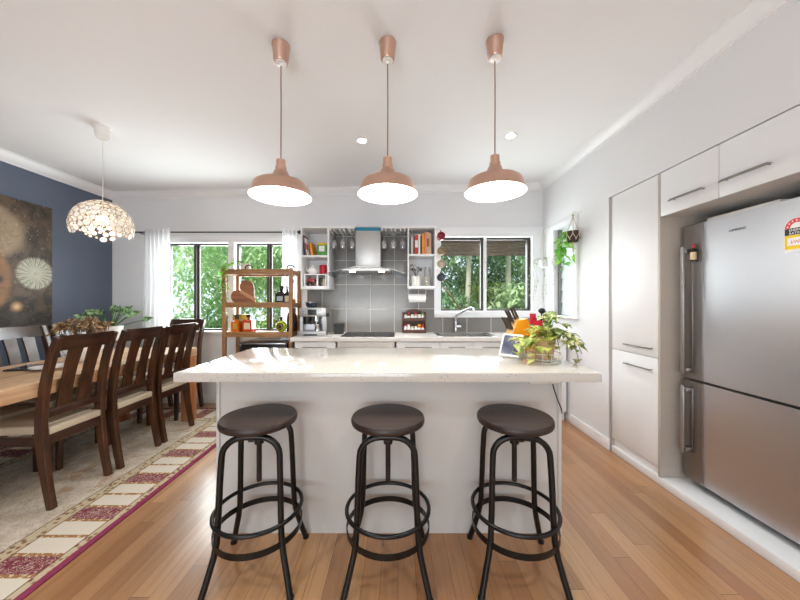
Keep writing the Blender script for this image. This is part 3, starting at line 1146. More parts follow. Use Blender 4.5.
# ---- tall pantry cupboard
ZT = 2.18
YJ = 2.17      # join between pantry and fridge recess
t = thing('pantry_cabinet', 'tall white two-door pantry cupboard built into the right wall', 'cabinet', (XR, 0, 0))
b = MB()
b.box(0.022, 0.60, YJ + 0.02, 2.66, 0.055, ZT)
b.done('carcass', 'cab', t)
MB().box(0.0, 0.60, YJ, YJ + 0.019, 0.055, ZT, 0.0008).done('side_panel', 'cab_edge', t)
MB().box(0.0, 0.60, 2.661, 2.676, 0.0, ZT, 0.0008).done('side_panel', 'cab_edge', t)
for z0, z1, zh in ((0.885, ZT - 0.004, 0.945), (0.125, 0.880, 0.792)):
    d_ = MB().box(0.001, 0.020, YJ + 0.022, 2.658, z0, z1, 0.001).done('door', 'cab', t)
    b = MB()
    b.tube([(0.001, 2.24, zh), (-0.022, 2.24, zh), ], 0.004, 8).tube([(0.001, 2.48, zh), (-0.022, 2.48, zh)], 0.004, 8)
    b.box(-0.028, -0.020, 2.225, 2.495, zh - 0.005, zh + 0.005, 0.002)
    b.done('handle', 'nickel', d_)
# ---- plinth running under pantry and fridge
o = MB().box(XR - 0.002, RX - 0.02, RY0 + 0.01, 2.66, 0.0, 0.054, 0.003).done('plinth', 'cab')
tag(o, 'long low white plinth on the floor under pantry and fridge', 'plinth')
# ---- overhead cupboards above the fridge
ZO = 1.876
for (y0, y1, h0, h1, lab) in ((1.776, YJ - 0.002, 1.83, 2.085, 'small white overhead cupboard beside the pantry, above the fridge hinge side'),
                              (RY0 + 0.01, 1.772, 1.50, 1.757, 'wide white overhead cupboard above the fridge, cut off by the picture edge')):
    t = thing('overhead_cabinet', lab, 'cabinet', (XR, 0, 0), 0)
    MB().box(0.020, 0.62, y0, y1, ZO, ZT).done('carcass', 'cab', t)
    d_ = MB().box(0.0, 0.019, y0 + 0.001, y1 - 0.001, ZO - 0.002, ZT - 0.004, 0.001).done('door', 'cab', t)
    zh = 1.958
    b = MB()
    for yy in (h0 + 0.03, h1 - 0.03):
        b.tube([(0.0, yy, zh), (-0.022, yy, zh)], 0.004, 8)
    b.prism([(h0, zh - 0.005), (h1, zh - 0.005), (h1 - 0.02, zh + 0.006), (h0 + 0.02, zh + 0.006)], -0.028, -0.018, 'x')
    b.done('handle', 'nickel', d_)

# ---- fridge
FX = 1.945
FY0, FY1 = 1.215, 2.125
FT = 1.79
t = thing('fridge', 'large stainless steel bottom-freezer fridge standing in the white recess', 'fridge', (FX, 0, 0.0))
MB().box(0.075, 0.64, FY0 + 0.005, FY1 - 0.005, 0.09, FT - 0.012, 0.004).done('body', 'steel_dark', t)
b = MB()
for yy in (FY0 + 0.08, FY1 - 0.08):
    for xx in (0.12, 0.58):
        b.lathe([(0, 0.0), (0.022, 0.0), (0.022, 0.038), (0, 0.038)], (xx, yy, 0.054), 12)
b.done('foot', 'black', t)
MB().box(0.09, 0.6, FY0 + 0.03, FY1 - 0.03, 0.075, 0.09).done('base_grille', 'black', t)


def fridge_door(z0, z1, nm, hz0, hz1):
    # gently bowed front with rounded long edges
    n = 18
    out = []
    for k in range(n + 1):
        u = k / n
        y = FY0 + (FY1 - FY0) * u
        bow = 0.012 * (1 - (2 * u - 1) ** 2)
        ed = min(u, 1 - u) * (FY1 - FY0)
        rnd = 0.016 * (1 - math.sqrt(max(0, 1 - (1 - min(ed, 0.016) / 0.016) ** 2)))
        out.append((0.012 - bow + rnd, y))
    poly = [(0.068, FY0)] + out + [(0.068, FY1)]
    b = MB()
    b.prism(poly, z0, z1, 'z')
    d_ = b.done(nm, 'steel', t, sharp=40)
    for p in d_.data.polygons:
        p.use_smooth = abs(p.normal.z) < 0.5
    # dark edge trim on the handle side
    b = MB()
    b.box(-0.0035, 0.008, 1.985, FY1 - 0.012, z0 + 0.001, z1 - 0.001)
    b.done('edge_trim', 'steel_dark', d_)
    b = MB()
    b.box(-0.052, -0.040, 2.066, 2.090, hz0, hz1, 0.004)
    b.use('steel_h')
    h = b.done('handle', 'steel_h', d_)
    b = MB()
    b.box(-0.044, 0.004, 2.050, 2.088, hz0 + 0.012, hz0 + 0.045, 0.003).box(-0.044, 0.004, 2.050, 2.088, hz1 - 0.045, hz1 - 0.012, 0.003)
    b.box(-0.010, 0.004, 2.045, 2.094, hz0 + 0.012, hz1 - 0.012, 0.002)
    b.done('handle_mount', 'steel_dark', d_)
    return d_


up = fridge_door(0.772, FT, 'upper_door', 0.80, 1.645)
lo_ = fridge_door(0.105, 0.757, 'freezer_door', 0.275, 0.725)
MB().box(0.03, 0.075, FY0 + 0.02, FY1 - 0.02, 0.11, FT - 0.02).done('door_seal', 'black', t)
MB().box(0.02, 0.30, 1.60, 1.98, FT - 0.012, FT + 0.022, 0.006).done('hinge_cover', 'offwhite', t)
# brand lettering on the upper door
letters('SAMSUNG', 0.020, 'navy', up, (-0.0010, 1.828, 1.690), 'LEFT', 1.0)

# energy rating sticker on the door
t = thing('energy_sticker', 'red, black and yellow energy rating sticker on the upper fridge door', 'sticker', (FX - 0.0015, 1.515, 1.60))


def dprism(mat, name, outline, x0, x1, par):
    return MB().prism(outline, x0, x1, 'x').done(name, mat, par)


MT['st_red'] = plain('sticker_red', '#d9424a', 0.5)
MT['st_yel'] = plain('sticker_yellow', '#f3cf1c', 0.5)
MT['st_blk'] = plain('sticker_black', '#1c1c22', 0.5)
dprism('paper', 'backing', [(-0.048, -0.075), (0.048, -0.075), (0.048, 0.045)] + [(0.048 * math.cos(a * PI / 12), 0.045 + 0.048 * math.sin(a * PI / 12)) for a in range(1, 12)] + [(-0.048, 0.045)], -0.0008, 0.0, t)
oa = [(0.047 * math.cos(a * PI / 14), 0.044 + 0.047 * math.sin(a * PI / 14)) for a in range(15)]
ia = [(0.026 * math.cos(a * PI / 14), 0.044 + 0.026 * math.sin(a * PI / 14)) for a in range(14, -1, -1)]
dprism('st_red', 'red_arch', oa + ia, -0.0014, -0.0008, t)
dprism('st_blk', 'black_band', [(-0.047, 0.010), (0.047, 0.010), (0.047, 0.043), (-0.047, 0.043)], -0.0014, -0.0008, t)
dprism('st_yel', 'yellow_panel', [(-0.047, -0.060), (0.047, -0.060), (0.047, 0.009), (-0.047, 0.009)], -0.0014, -0.0008, t)
dprism('paper', 'figure_box', [(-0.036, -0.042), (0.036, -0.042), (0.036, -0.004), (-0.036, -0.004)], -0.0018, -0.0014, t)
b = MB()
for k in range(7):
    a = PI * (k + 0.5) / 7
    cx, cz = 0.0365 * math.cos(a), 0.044 + 0.0365 * math.sin(a)
    pts = []
    for q in range(10):
        rr = 0.0055 if q % 2 == 0 else 0.0023
        pts.append((cx + rr * math.sin(q * PI / 5), cz + rr * math.cos(q * PI / 5)))
    b.prism(pts, -0.0018, -0.0014, 'x')
b.done('star', 'paper', t)
for body, sz, z, mt in (('ENERGY', 0.016, 0.028, 'paper'), ('RATING', 0.016, 0.013, 'paper'), ('kWh', 0.022, -0.032, 'st_red')):
    letters(body, sz, mt, t, (-0.0020, 0, z), 'CENTER')

# wine bottle magnet
t = thing('bottle_magnet', 'tiny wine bottle magnet with red cap stuck beside the fridge handle', 'fridge magnet', (FX - 0.019, 2.028, 1.545))
MB().lathe([(0, 0), (0.016, 0), (0.0165, 0.004), (0.0165, 0.066), (0.012, 0.078), (0.0065, 0.086), (0.0065, 0.096), (0, 0.096)], n=18).done('bottle', 'darkglass', t)
MB().lathe([(0.0072, 0.086), (0.0076, 0.112), (0.0, 0.112)], n=16).done('cap', 'red', t)
MB().lathe([(0.0168, 0.010), (0.0171, 0.011), (0.0171, 0.058), (0.0168, 0.059)], n=18).done('label', 'label_cream', t)
MB().box(-0.004, 0.019, -0.012, 0.012, 0.01, 0.06).done('magnet', 'black', t)

# ---- base cabinets, oven and worktop along the far wall
YF = 3.32
KX0 = -1.146


def base_cabinet(x0, x1, kind, lab, hx=None):
    t = thing('base_cabinet', lab, 'cabinet', (0, 0, 0), 0, None)
    b = MB()
    y0, y1 = YF + 0.02, D - 0.012
    b.box(x0, x0 + 0.016, y0, y1, 0.10, 0.858).box(x1 - 0.016, x1, y0, y1, 0.10, 0.858)
    b.box(x0 + 0.016, x1 - 0.016, y0, y1, 0.10, 0.116).box(x0 + 0.016, x1 - 0.016, y1 - 0.01, y1, 0.116, 0.858)
    b.done('carcass', 'cab', t)
    MB().box(x0, x1, YF + 0.05, YF + 0.065, 0.0, 0.10).done('kickboard', 'cab', t)
    hx = hx or (x0 + 0.09, x1 - 0.09)
    zs = ((0.62, 0.850), (0.36, 0.616), (0.11, 0.356)) if kind == 'drawer' else ((0.11, 0.850),)
    for z0, z1 in zs:
        d_ = MB().box(x0 + 0.003, x1 - 0.003, YF, YF + 0.019, z0, z1, 0.001).done('drawer' if kind == 'drawer' else 'door', 'cab', t)
        zh = z1 - 0.052
        b = MB().box(hx[0], hx[1], YF - 0.026, YF - 0.018, zh - 0.005, zh + 0.005, 0.001)
        for xx in (hx[0] + 0.02, hx[1] - 0.02):
            b.tube([(xx, YF, zh), (xx, YF - 0.02, zh)], 0.004, 8)
        b.done('handle', 'nickel', d_)
    return t


base_cabinet(-1.105, -0.668, 'drawer', 'white drawer unit under the coffee machine')
base_cabinet(-0.018, 0.447, 'door', 'white base cupboard under the spice rack')
base_cabinet(0.449, 0.803, 'door', 'white base cupboard under the sink tap')
base_cabinet(0.805, 1.245, 'door', 'white base cupboard under the right end of the sink')
base_cabinet(1.247, 1.80, 'door', 'white corner base cupboard against the right wall', (1.30, 1.45))

t = thing('oven', 'built-in oven with pale control panel below the cooktop', 'oven', (0, 0, 0))
MB().box(-0.650, -0.036, YF + 0.02, D - 0.02, 0.10, 0.855).done('body', 'cab', t)
MB().box(-0.650, -0.036, YF + 0.05, YF + 0.065, 0.0, 0.10).done('kickboard', 'cab', t)
MB().box(-0.646, -0.040, YF - 0.002, YF + 0.019, 0.79, 0.852, 0.002).done('control_panel', 'offwhite', t)
d_ = MB().box(-0.646, -0.040, YF - 0.002, YF + 0.019, 0.20, 0.787, 0.003).done('door', 'black', t)
b = MB().tube([(-0.60, YF - 0.035, 0.775), (-0.085, YF - 0.035, 0.775)], 0.009, 10)
for xx in (-0.57, -0.115):
    b.box(xx - 0.008, xx + 0.008, YF - 0.033, YF, 0.770, 0.780)
b.done('handle', 'nickel', d_)

# worktop with a cut-out for the sink
SX0, SX1, SY0, SY1 = 0.47, 1.06, 3.42, 3.80
b = MB()
W0, W1, Z0, Z1 = 3.305, D - 0.011, 0.860, 0.900
b.box(KX0, SX0, W0, W1, Z0, Z1).box(SX1, XR - 0.001, W0, W1, Z0, Z1)
b.box(SX0, SX1, W0, SY0, Z0, Z1).box(SX0, SX1, SY1, W1, Z0, Z1)
o = b.done('worktop', 'worktop')
tag(o, 'long pale worktop running along the far kitchen wall', 'worktop')

o = None
t = thing('cooktop', 'black glass cooktop set into the worktop below the range hood', 'cooktop', (-0.335, 3.63, 0.900))
MB().box(-0.295, 0.295, -0.25, 0.25, 0.0, 0.006, 0.002).done('glass_top', 'black', t)
b = MB()
for (xx, yy, rr) in ((-0.15, -0.11, 0.09), (0.15, -0.11, 0.075), (-0.15, 0.13, 0.075), (0.15, 0.13, 0.09)):
    b.lathe([(rr, 0.006), (rr, 0.0066), (rr - 0.004, 0.0066), (rr - 0.004, 0.006)], (xx, yy, 0), 32)
b.done('burner_ring', 'greytop', t)

t = thing('sink', 'stainless steel sink set into the worktop under the window', 'sink', (0, 0, 0.9))
b = MB()
b.box(SX0 - 0.03, SX0 + 0.02, SY0 - 0.03, SY1 + 0.03, 0.0, 0.005, 0.001).box(SX1 - 0.02, SX1 + 0.03, SY0 - 0.03, SY1 + 0.03, 0.0, 0.005, 0.001)
b.box(SX0 + 0.02, SX1 - 0.02, SY0 - 0.03, SY0 + 0.02, 0.0, 0.005).box(SX0 + 0.02, SX1 - 0.02, SY1 - 0.02, SY1 + 0.03, 0.0, 0.005)
b.done('rim', 'chrome', t)
for (x0, x1, dp) in ((SX0 + 0.02, 0.80, 0.16), (0.82, SX1 - 0.02, 0.12)):
    b = MB()
    y0, y1 = SY0 + 0.02, SY1 - 0.02
    b.box(x0, x1, y0, y1, -dp, -dp + 0.003)
    b.box(x0, x0 + 0.003, y0, y1, -dp, 0.002).box(x1 - 0.003, x1, y0, y1, -dp, 0.002)
    b.box(x0, x1, y0, y0 + 0.003, -dp, 0.002).box(x0, x1, y1 - 0.003, y1, -dp, 0.002)
    b.done('bowl', 'steel_h', t)
MB().box(0.80, 0.82, SY0 + 0.02, SY1 - 0.02, -0.01, 0.004).done('bridge', 'chrome', t)

t = thing('mixer_tap', 'chrome mixer tap with angled pull-out spout behind the sink', 'tap', (0.715, 3.865, 0.9))
MB().lathe([(0, 0), (0.027, 0), (0.027, 0.006), (0.022, 0.01), (0.021, 0.13), (0.017, 0.14), (0, 0.14)], n=20).done('body', 'chrome', t)
MB().tube([(0, 0, 0.13), (0, 0, 0.195), (0.02, -0.01, 0.225), (0.10, -0.05, 0.275), (0.175, -0.09, 0.305), (0.19, -0.098, 0.302), (0.197, -0.102, 0.272)], [0.016, 0.016, 0.016, 0.0155, 0.017, 0.017, 0.015], 12).done('spout', 'chrome', t)
b = MB().tube([(0.015, 0, 0.075), (0.07, -0.012, 0.078)], [0.019, 0.017], 14)
b.tube([(0.06, -0.012, 0.085), (0.062, -0.02, 0.135)], [0.006, 0.005], 8)
b.done('lever', 'chrome', t)

# ---- range hood
t = thing('range_hood', 'stainless chimney range hood with curved glass canopy above the cooktop', 'range hood', (-0.352, D - 0.012, 0))
MB().box(-0.147, 0.147, -0.27, 0.0, 1.69, 2.155, 0.002).done('chimney', 'steel_h', t)
MB().box(-0.1475, 0.1475, -0.2715, -0.2, 2.118, 2.156).done('protective_film', 'blue_film', t)
b = MB()
n = 24
top = [(-0.445 + 0.89 * k / n, 1.595 + 0.075 * (1 - (2 * k / n - 1) ** 2)) for k in range(n + 1)]
b.prism(top + [(u, v - 0.007) for u, v in top[::-1]], -0.51, -0.015, 'y')
o = b.done('glass_canopy', 'hood_glass', t, sharp=40)
MB().tube([(u, -0.512, v - 0.003) for u, v in top], 0.0042, 6).done('canopy_edge', 'steel_dark', t)
b = MB()
prof = [(-0.27, 1.628), (0.27, 1.628), (0.27, 1.640), (0.14, 1.672), (0.0, 1.682), (-0.14, 1.672), (-0.27, 1.640)]
b.prism(prof, -0.49, -0.01, 'y')
b.done('hood_body', 'steel_h', t)
b = MB()
for k in range(5):
    b.lathe([(0, -0.492), (0.006, -0.492), (0.006, -0.488)], (0, -0.05 + k * 0.025, 1.650), 10, 'y') if False else b.box(-0.054 + k * 0.025, -0.046 + k * 0.025, -0.494, -0.489, 1.646, 1.654)
b.done('button', 'black', t)
for xx in (-0.165, 0.165):
    MB().lathe([(0, 0), (0.030, 0), (0.034, 0.004), (0, 0.004)], (xx, -0.40, 1.623), 20).done('hood_lamp', 'hood_light', t)
    l = bpy.data.lights.new('hood_beam', 'SPOT')
    l.energy = 7
    l.spot_size = math.radians(120)
    l.spot_blend = 0.7
    l.shadow_soft_size = 0.03
    l.color = (1, 0.97, 0.92)
    lo = bpy.data.objects.new('hood_beam', l)
    COL.objects.link(lo)
    lo.parent = t
    lo.location = (xx, -0.40, 1.615)

# ---- open wall boxes either side of the hood
YO = 3.608


def wall_box(name, lab, x0, x1, z0, shelf_z):
    t = thing(name, lab, 'open cupboard', (0, 0, 0))
    y1 = D - 0.012
    zt = 2.165
    MB().box(x0, x0 + 0.016, YO, y1, z0, zt, 0.001).done('side_panel', 'cab', t)
    MB().box(x1 - 0.022, x1, YO, y1, z0, zt, 0.001).done('side_panel', 'cab', t)
    MB().box(x0 + 0.016, x1 - 0.022, YO, y1, z0, z0 + 0.032, 0.001).done('bottom_board', 'cab', t)
    MB().box(x0 + 0.016, x1 - 0.022, YO, y1, zt - 0.026, zt, 0.001).done('top_board', 'cab', t)
    MB().box(x0 + 0.016, x1 - 0.022, y1 - 0.008, y1, z0 + 0.032, zt - 0.026).done('back_panel', 'cab', t)
    MB().box(x0 + 0.016, x1 - 0.022, YO + 0.004, y1 - 0.008, shelf_z - 0.022, shelf_z, 0.001).done('shelf_board', 'cab', t)
    return t


ZS = 1.824
wall_box('open_wall_shelf', 'white open wall box left of the hood with tin and teapot', -1.130, -0.800, 1.427, ZS)
wall_box('open_wall_shelf', 'white open wall box right of the hood with cookbooks', 0.112, 0.447, 1.435, 1.838)
t = thing('stemware_rack', 'white bulkhead board with hanging wine glass rails around the hood', 'wine glass rack', (0, 0, 0))
b = MB()
for (x0, x1) in ((-0.799, -0.503), (-0.201, 0.111)):
    b.box(x0, x1, YO, D - 0.012, 2.135, 2.165)
b.box(-0.503, -0.201, YO, YO + 0.035, 2.157, 2.165)
b.done('board', 'cab', t)
for x0 in (-0.765, -0.655, -0.545, -0.165, -0.055, 0.055):
    for s in (-0.022, 0.022):
        b = MB()
        b.box(x0 + s - 0.006, x0 + s + 0.006, YO + 0.02, YO + 0.26, 2.112, 2.1349)
        b.box(x0 + s - 0.011, x0 + s + 0.011, YO + 0.02, YO + 0.26, 2.108, 2.112)
        b.done('rail', 'white', t)

g0 = None
for i, x0 in enumerate((-0.765, -0.655, -0.545, -0.165, -0.055, 0.055)):
    side = 'left of the hood chimney' if i < 3 else 'right of the hood chimney'
    pos = ('outermost', 'middle', 'nearest the steel')[i if i < 3 else 5 - i]
    lab = f'clear wine glass hanging upside down {side}, {pos} of three'
    if g0 is None:
        g0 = thing('wine_glass', lab, 'wine glass', (x0, YO + 0.09, 2.112), 0, 'hanging wine glasses')
        MB().lathe([(0, 0.004), (0.032, 0.0015), (0.032, 0.0005), (0.006, -0.003)], n=20).done('foot', 'tumbler', g0)
        MB().lathe([(0.006, -0.003), (0.0035, -0.012), (0.0035, -0.075), (0.006, -0.085)], n=12).done('stem', 'tumbler', g0)
        MB().lathe([(0.006, -0.085), (0.024, -0.098), (0.037, -0.125), (0.039, -0.155), (0.032, -0.195), (0.031, -0.195), (0.037, -0.155), (0.035, -0.125), (0.02, -0.1), (0, -0.09)], n=20).done('bowl', 'tumbler', g0)
    else:
        dup(g0, (x0, YO + 0.09, 2.112), 0, lab)

# ================================================================== FURNITURE
# ---- rug
o = MB().box(RUG[0], RUG[1], RUG[2], RUG[3], 0.0, 0.008, 0.003).done('rug', 'rug')
tag(o, 'large beige patterned rug with maroon border under the dining table', 'rug')
RZ = 0.008

# ---- dining table
TX0, TX1, TY0, TY1, TZ = -3.03, -2.195, 0.95, 3.40, 0.785
t = thing('dining_table', 'long chunky pale timber dining table on the patterned rug', 'dining table', ((TX0 + TX1) / 2, (TY0 + TY1) / 2, RZ))
ox, oy = (TX0 + TX1) / 2, (TY0 + TY1) / 2
b = MB()
nb = 4
wdt = (TX1 - TX0) / nb
for k in range(nb):
    b.box(TX0 - ox + k * wdt, TX0 - ox + (k + 1) * wdt - 0.0012, TY0 - oy, TY1 - oy, TZ - 0.085 - RZ, TZ - RZ, 0.004)
b.done('tabletop', 'table', t)
for sx in (-1, 1):
    for sy in (-1, 1):
        cx, cy = sx * ((TX1 - TX0) / 2 - 0.055), sy * ((TY1 - TY0) / 2 - 0.055)
        MB().box(cx - 0.052, cx + 0.052, cy - 0.052, cy + 0.052, 0, TZ - 0.085 - RZ, 0.004).done('leg', 'tableleg', t)

# ---- dining chair; local +x is the front, rear feet near x = 0
POST = [(0.0, 0.0), (0.025, 0.13), (0.048, 0.28), (0.066, 0.44), (0.066, 0.56), (0.052, 0.70), (0.026, 0.84), (-0.006, 0.96), (-0.040, 1.055)]


def post_x(z):
    for (xa, za), (xb, zb) in zip(POST[:-1], POST[1:]):
        if za <= z <= zb:
            return xa + (xb - xa) * (z - za) / (zb - za)
    return POST[-1][0]


ch = thing('dining_chair', 'dark walnut slat-back dining chair nearest the camera, on the island side of the table', 'chair', (0, 0, 0), 0, 'walnut dining chairs')
for s in (-1, 1):
    MB().strip([(x, s * 0.187, z) for x, z in POST], (0, 1, 0), 0.0185, [0.021, 0.023, 0.026, 0.029, 0.028, 0.025, 0.023, 0.022, 0.020]).done('rear_leg', 'chairwood', ch)
    MB().strip([(0.455, s * 0.200, 0.0), (0.452, s * 0.200, 0.25), (0.450, s * 0.200, 0.43)], (0, 1, 0), [0.016, 0.019, 0.022], [0.016, 0.019, 0.022]).done('front_leg', 'chairwood', ch)
# top rail, gently curved backwards
b = MB()
n = 8
for (za, zb) in ((0.968, 1.062),):
    A = []
    for k in range(n + 1):
        u = -0.172 + 0.344 * k / n
        cv = -0.018 * (1 - (u / 0.18) ** 2)
        A.append((u, cv))
    R = []
    for u, cv in A:
        xa, xb = post_x(za), post_x(min(zb, 1.055))
        R.append([b.bm.verts.new(q) for q in ((xa + cv + 0.012, u, za), (xb + cv + 0.010, u, zb), (xb + cv - 0.012, u, zb + 0.001), (xa + cv - 0.012, u, za))])
    for P, Q in zip(R[:-1], R[1:]):
        for k in range(4):
            b._face([P[k], P[(k + 1) % 4], Q[(k + 1) % 4], Q[k]], True)
    b._face(R[0][::-1])
    b._face(R[-1])
b.done('top_rail', 'chairwood_x', ch, sharp=40)
MB().box(post_x(0.58) - 0.012, post_x(0.58) + 0.012, -0.172, 0.172, 0.548, 0.598, 0.003).done('lower_rail', 'chairwood_x', ch)
for s in (-1, 1):
    pts = [(post_x(z) - 0.018 * math.sin((z - 0.59) / 0.38 * PI) * 0.0 - 0.012 * (z - 0.59) / 0.38, s * 0.064, z) for z in (0.592, 0.66, 0.73, 0.80, 0.87, 0.93, 0.972)]
    MB().strip(pts, (0, 1, 0), [0.046, 0.043, 0.041, 0.040, 0.041, 0.043, 0.045], 0.0075).done('slat', 'chairwood', ch)
b = MB()
b.box(0.040, 0.066, -0.172, 0.172, 0.385, 0.445, 0.002).box(0.440, 0.464, -0.182, 0.182, 0.385, 0.440, 0.002)
for s in (-1, 1):
    b.strip([(0.070, s * 0.187, 0.413), (0.44, s * 0.200, 0.413)], (0, 0, 1), 0.028, 0.011)
b.done('seat_frame', 'chairwood_x', ch)
b = MB()
b.prism([(0.100, -0.166), (0.480, -0.205), (0.480, 0.205), (0.100, 0.166)], 0.442, 0.498, 'z')
bmesh.ops.bevel(b.bm, geom=b.bm.edges[:], offset=0.016, segments=3, profile=0.6, affect='EDGES')
for f in b.bm.faces:
    f.smooth = True
b.done('seat', 'cushion', ch)
b = MB().box(0.036, 0.10, -0.166, 0.166, 0.446, 0.490, 0.006)
b.done('seat_back_edge', 'cushion', ch)
XC = -2.128
ch.location = (XC, 2.100, RZ)
ch.rotation_euler = (0, 0, PI)
dup(ch, (XC + 0.008, 2.565, RZ), PI, 'dark walnut slat-back dining chair second from the camera on the island side of the table')
dup(ch, (XC + 0.01, 3.010, RZ), PI, 'dark walnut slat-back dining chair farthest from the camera on the island side of the table')
XCL = -3.17
dup(ch, (XCL, 2.14, RZ), 0, 'dining chair on the painting side of the table, its seat just seen at picture edge')
dup(ch, (XCL, 2.615, RZ), 0, 'dining chair below the painting, its slatted back shining blue-white in window light')
dup(ch, (XCL, 3.07, RZ), 0, 'dining chair on the painting side, behind the dried flowers')
dup(ch, (-2.585, 3.80, RZ), -PI / 2, 'dark dining chair at the head of the table under the window')

# ---- bar stools
SR = 0.176
st = thing('bar_stool', 'left bar stool of three, round dark wood seat on black metal frame', 'stool', (0, 0, 0), 0, 'industrial bar stools at the island')
b = MB().lathe([(0, 0.700), (SR - 0.012, 0.700), (SR - 0.003, 0.706), (SR, 0.716), (SR - 0.001, 0.727), (SR - 0.006, 0.735), (0, 0.737)], n=56)
b.done('seat', 'seatwood', st)
MB().lathe([(0, 0.690), (0.085, 0.690), (0.085, 0.6995), (0, 0.6995)], n=28).done('seat_plate', 'leather_black', st)
for s in (-1, 1):
    y = s * 0.105
    R_ = 0.095
    pts = [(-0.185, y + s * 0.070, 0.008), (-0.165, y + s * 0.048, 0.09), (-0.146, y + s * 0.030, 0.17), (-0.137, y + s * 0.022, 0.23), (-0.133, y + s * 0.018, 0.32), (-0.128, y + s * 0.010, 0.50)]
    pts += [(-0.124 + 0.095 + 0.095 * math.cos(math.radians(a)), y + s * 0.004, 0.592 + 0.085 * math.sin(math.radians(a))) for a in range(180, 89, -15)]
    full = pts + [(-p[0], p[1], p[2]) for p in pts[::-1]]
    MB().tube(full, 0.0138, 12).done('leg_arch', 'leather_black', st, sharp=60)
    for q in (-1, 1):
        MB().lathe([(0, 0), (0.016, 0), (0.016, 0.012), (0.013, 0.016), (0, 0.016)], (q * 0.186, y + s * 0.071, 0.0), 12).done('foot_cap', 'leather_black', st)
n = 48
RR = 0.196
MB().tube([(RR * math.cos(2 * PI * k / n), RR * math.sin(2 * PI * k / n), 0.296) for k in range(n)], 0.0095, 10, closed=True).done('foot_ring', 'leather_black', st, sharp=60)
MB().lathe([(RR + 0.002, 0.196), (RR + 0.002, 0.224), (RR - 0.002, 0.224), (RR - 0.002, 0.196), (RR + 0.002, 0.196)], n=n).done('ring_band', 'leather_black', st)
b = MB()
for s in (-1, 1):
    b.box(-0.012, 0.012, s * 0.105 - 0.007 if s > 0 else -0.112, s * 0.105 + 0.007 if s > 0 else -0.098, 0.655, 0.675)
b.box(-0.014, 0.014, -0.108, 0.108, 0.662, 0.674, 0.001)
b.done('cross_bar', 'leather_black', st)
b = MB().lathe([(0.011, 0.42), (0.011, 0.689), (0, 0.689)], n=14)
b.lathe([(0, 0.415), (0.011, 0.42)], n=14)
for k in range(40):
    z = 0.425 + k * 0.0055
    b.lathe([(0.0112, z), (0.0126, z + 0.0016), (0.0112, z + 0.0032)], n=12)
b.done('screw', 'stool_rod', st)
b = MB().lathe([(0.012, 0.600), (0.022, 0.602), (0.022, 0.632), (0.018, 0.636), (0.018, 0.661), (0.012, 0.661)], n=20)
b.done('collar', 'leather_black', st)
b = MB().tube([(0.02, 0, 0.618), (0.105, -0.02, 0.622)], 0.0045, 8)
b.sphere((0.108, -0.021, 0.622), 0.010, 12, 8)
b.done('lock_lever', 'leather_black', st)
st.location = (-0.668, 1.497, 0)
st.rotation_euler = (0, 0, math.radians(6))
c2 = dup(st, (-0.048, 1.497, 0), math.radians(0), 'middle bar stool of three, round dark wood seat on black metal frame')
c3 = dup(st, (0.560, 1.497, 0), math.radians(-5), 'right bar stool of three, round dark wood seat on black metal frame')
# the lock levers of the first two point away to the back left
for r, a in ((st, 118), (c2, 140)):
    for c in r.children:
        if c.name.startswith('lock_lever'):
            c.rotation_euler = (0, 0, math.radians(a))

# ---- copper pendants
def pendant(lab, x, y, zrim, first=None):
    t = thing('copper_pendant', lab, 'pendant lamp', (x, y, ceil(x)), 0, 'copper pendant lamps over the island')
    zc = zrim - ceil(x)
    MB().lathe([(0, 0.004), (0.049, 0.004), (0.049, -0.004), (0.047, -0.008), (0.039, -0.092), (0.036, -0.098), (0, -0.098)], n=32).done('ceiling_cup', 'copper', t)
    MB().lathe([(0.030, -0.098), (0.030, -0.103), (0.008, -0.106), (0.006, -0.118), (0, -0.118)], n=20).done('cord_grip', 'white', t)
    MB().tube([(0, 0, -0.116), (0.001, 0, (zc + 0.2) * 0.5), (0, 0, zc + 0.205)], 0.0035, 8).done('cord', 'copper_cord', t)
    prof = [(0.022, 0.207), (0.025, 0.205), (0.026, 0.168), (0.030, 0.166), (0.031, 0.146), (0.037, 0.142), (0.042, 0.128), (0.052, 0.112), (0.070, 0.098), (0.100, 0.088), (0.128, 0.078), (0.142, 0.068), (0.149, 0.055), (0.160, 0.020), (0.1675, 0.0)]
    b = MB()
    b.use('copper').lathe([(r, z + zc) for r, z in prof] + [(0.1660, zc)], n=64)
    s = b.done('shade', None, t, sharp=50)
    prof2 = [(0.166, 0.0), (0.158, 0.020), (0.147, 0.054), (0.139, 0.066), (0.126, 0.075), (0.098, 0.085), (0.066, 0.095), (0.03, 0.105), (0, 0.106)]
    MB().lathe([(r, z + zc) for r, z in prof2], n=64).done('inner_face', 'lamp_inside', s)
    MB().lathe([(0, 0.106 + zc), (0.017, 0.105 + zc), (0.017, 0.085 + zc), (0, 0.084 + zc)], n=16).done('lamp_holder', 'white', s)
    MB().sphere((0, 0, zc + 0.056), 0.027, 18, 12).done('bulb', 'bulb', s)
    l = bpy.data.lights.new('pendant_light', 'POINT')
    l.energy = 9.0
    l.shadow_soft_size = 0.03
    l.color = (1.0, 0.96, 0.90)
    lo = bpy.data.objects.new('pendant_light', l)
    COL.objects.link(lo)
    lo.parent = t
    lo.location = (0, 0, zc + 0.022)
    return t


pendant('left copper pendant lamp of three over the island', -0.655, 1.74, 1.868)
pendant('middle copper pendant lamp of three over the island', -0.058, 1.74, 1.880)
pendant('right copper pendant lamp of three over the island', 0.542, 1.74, 1.892)

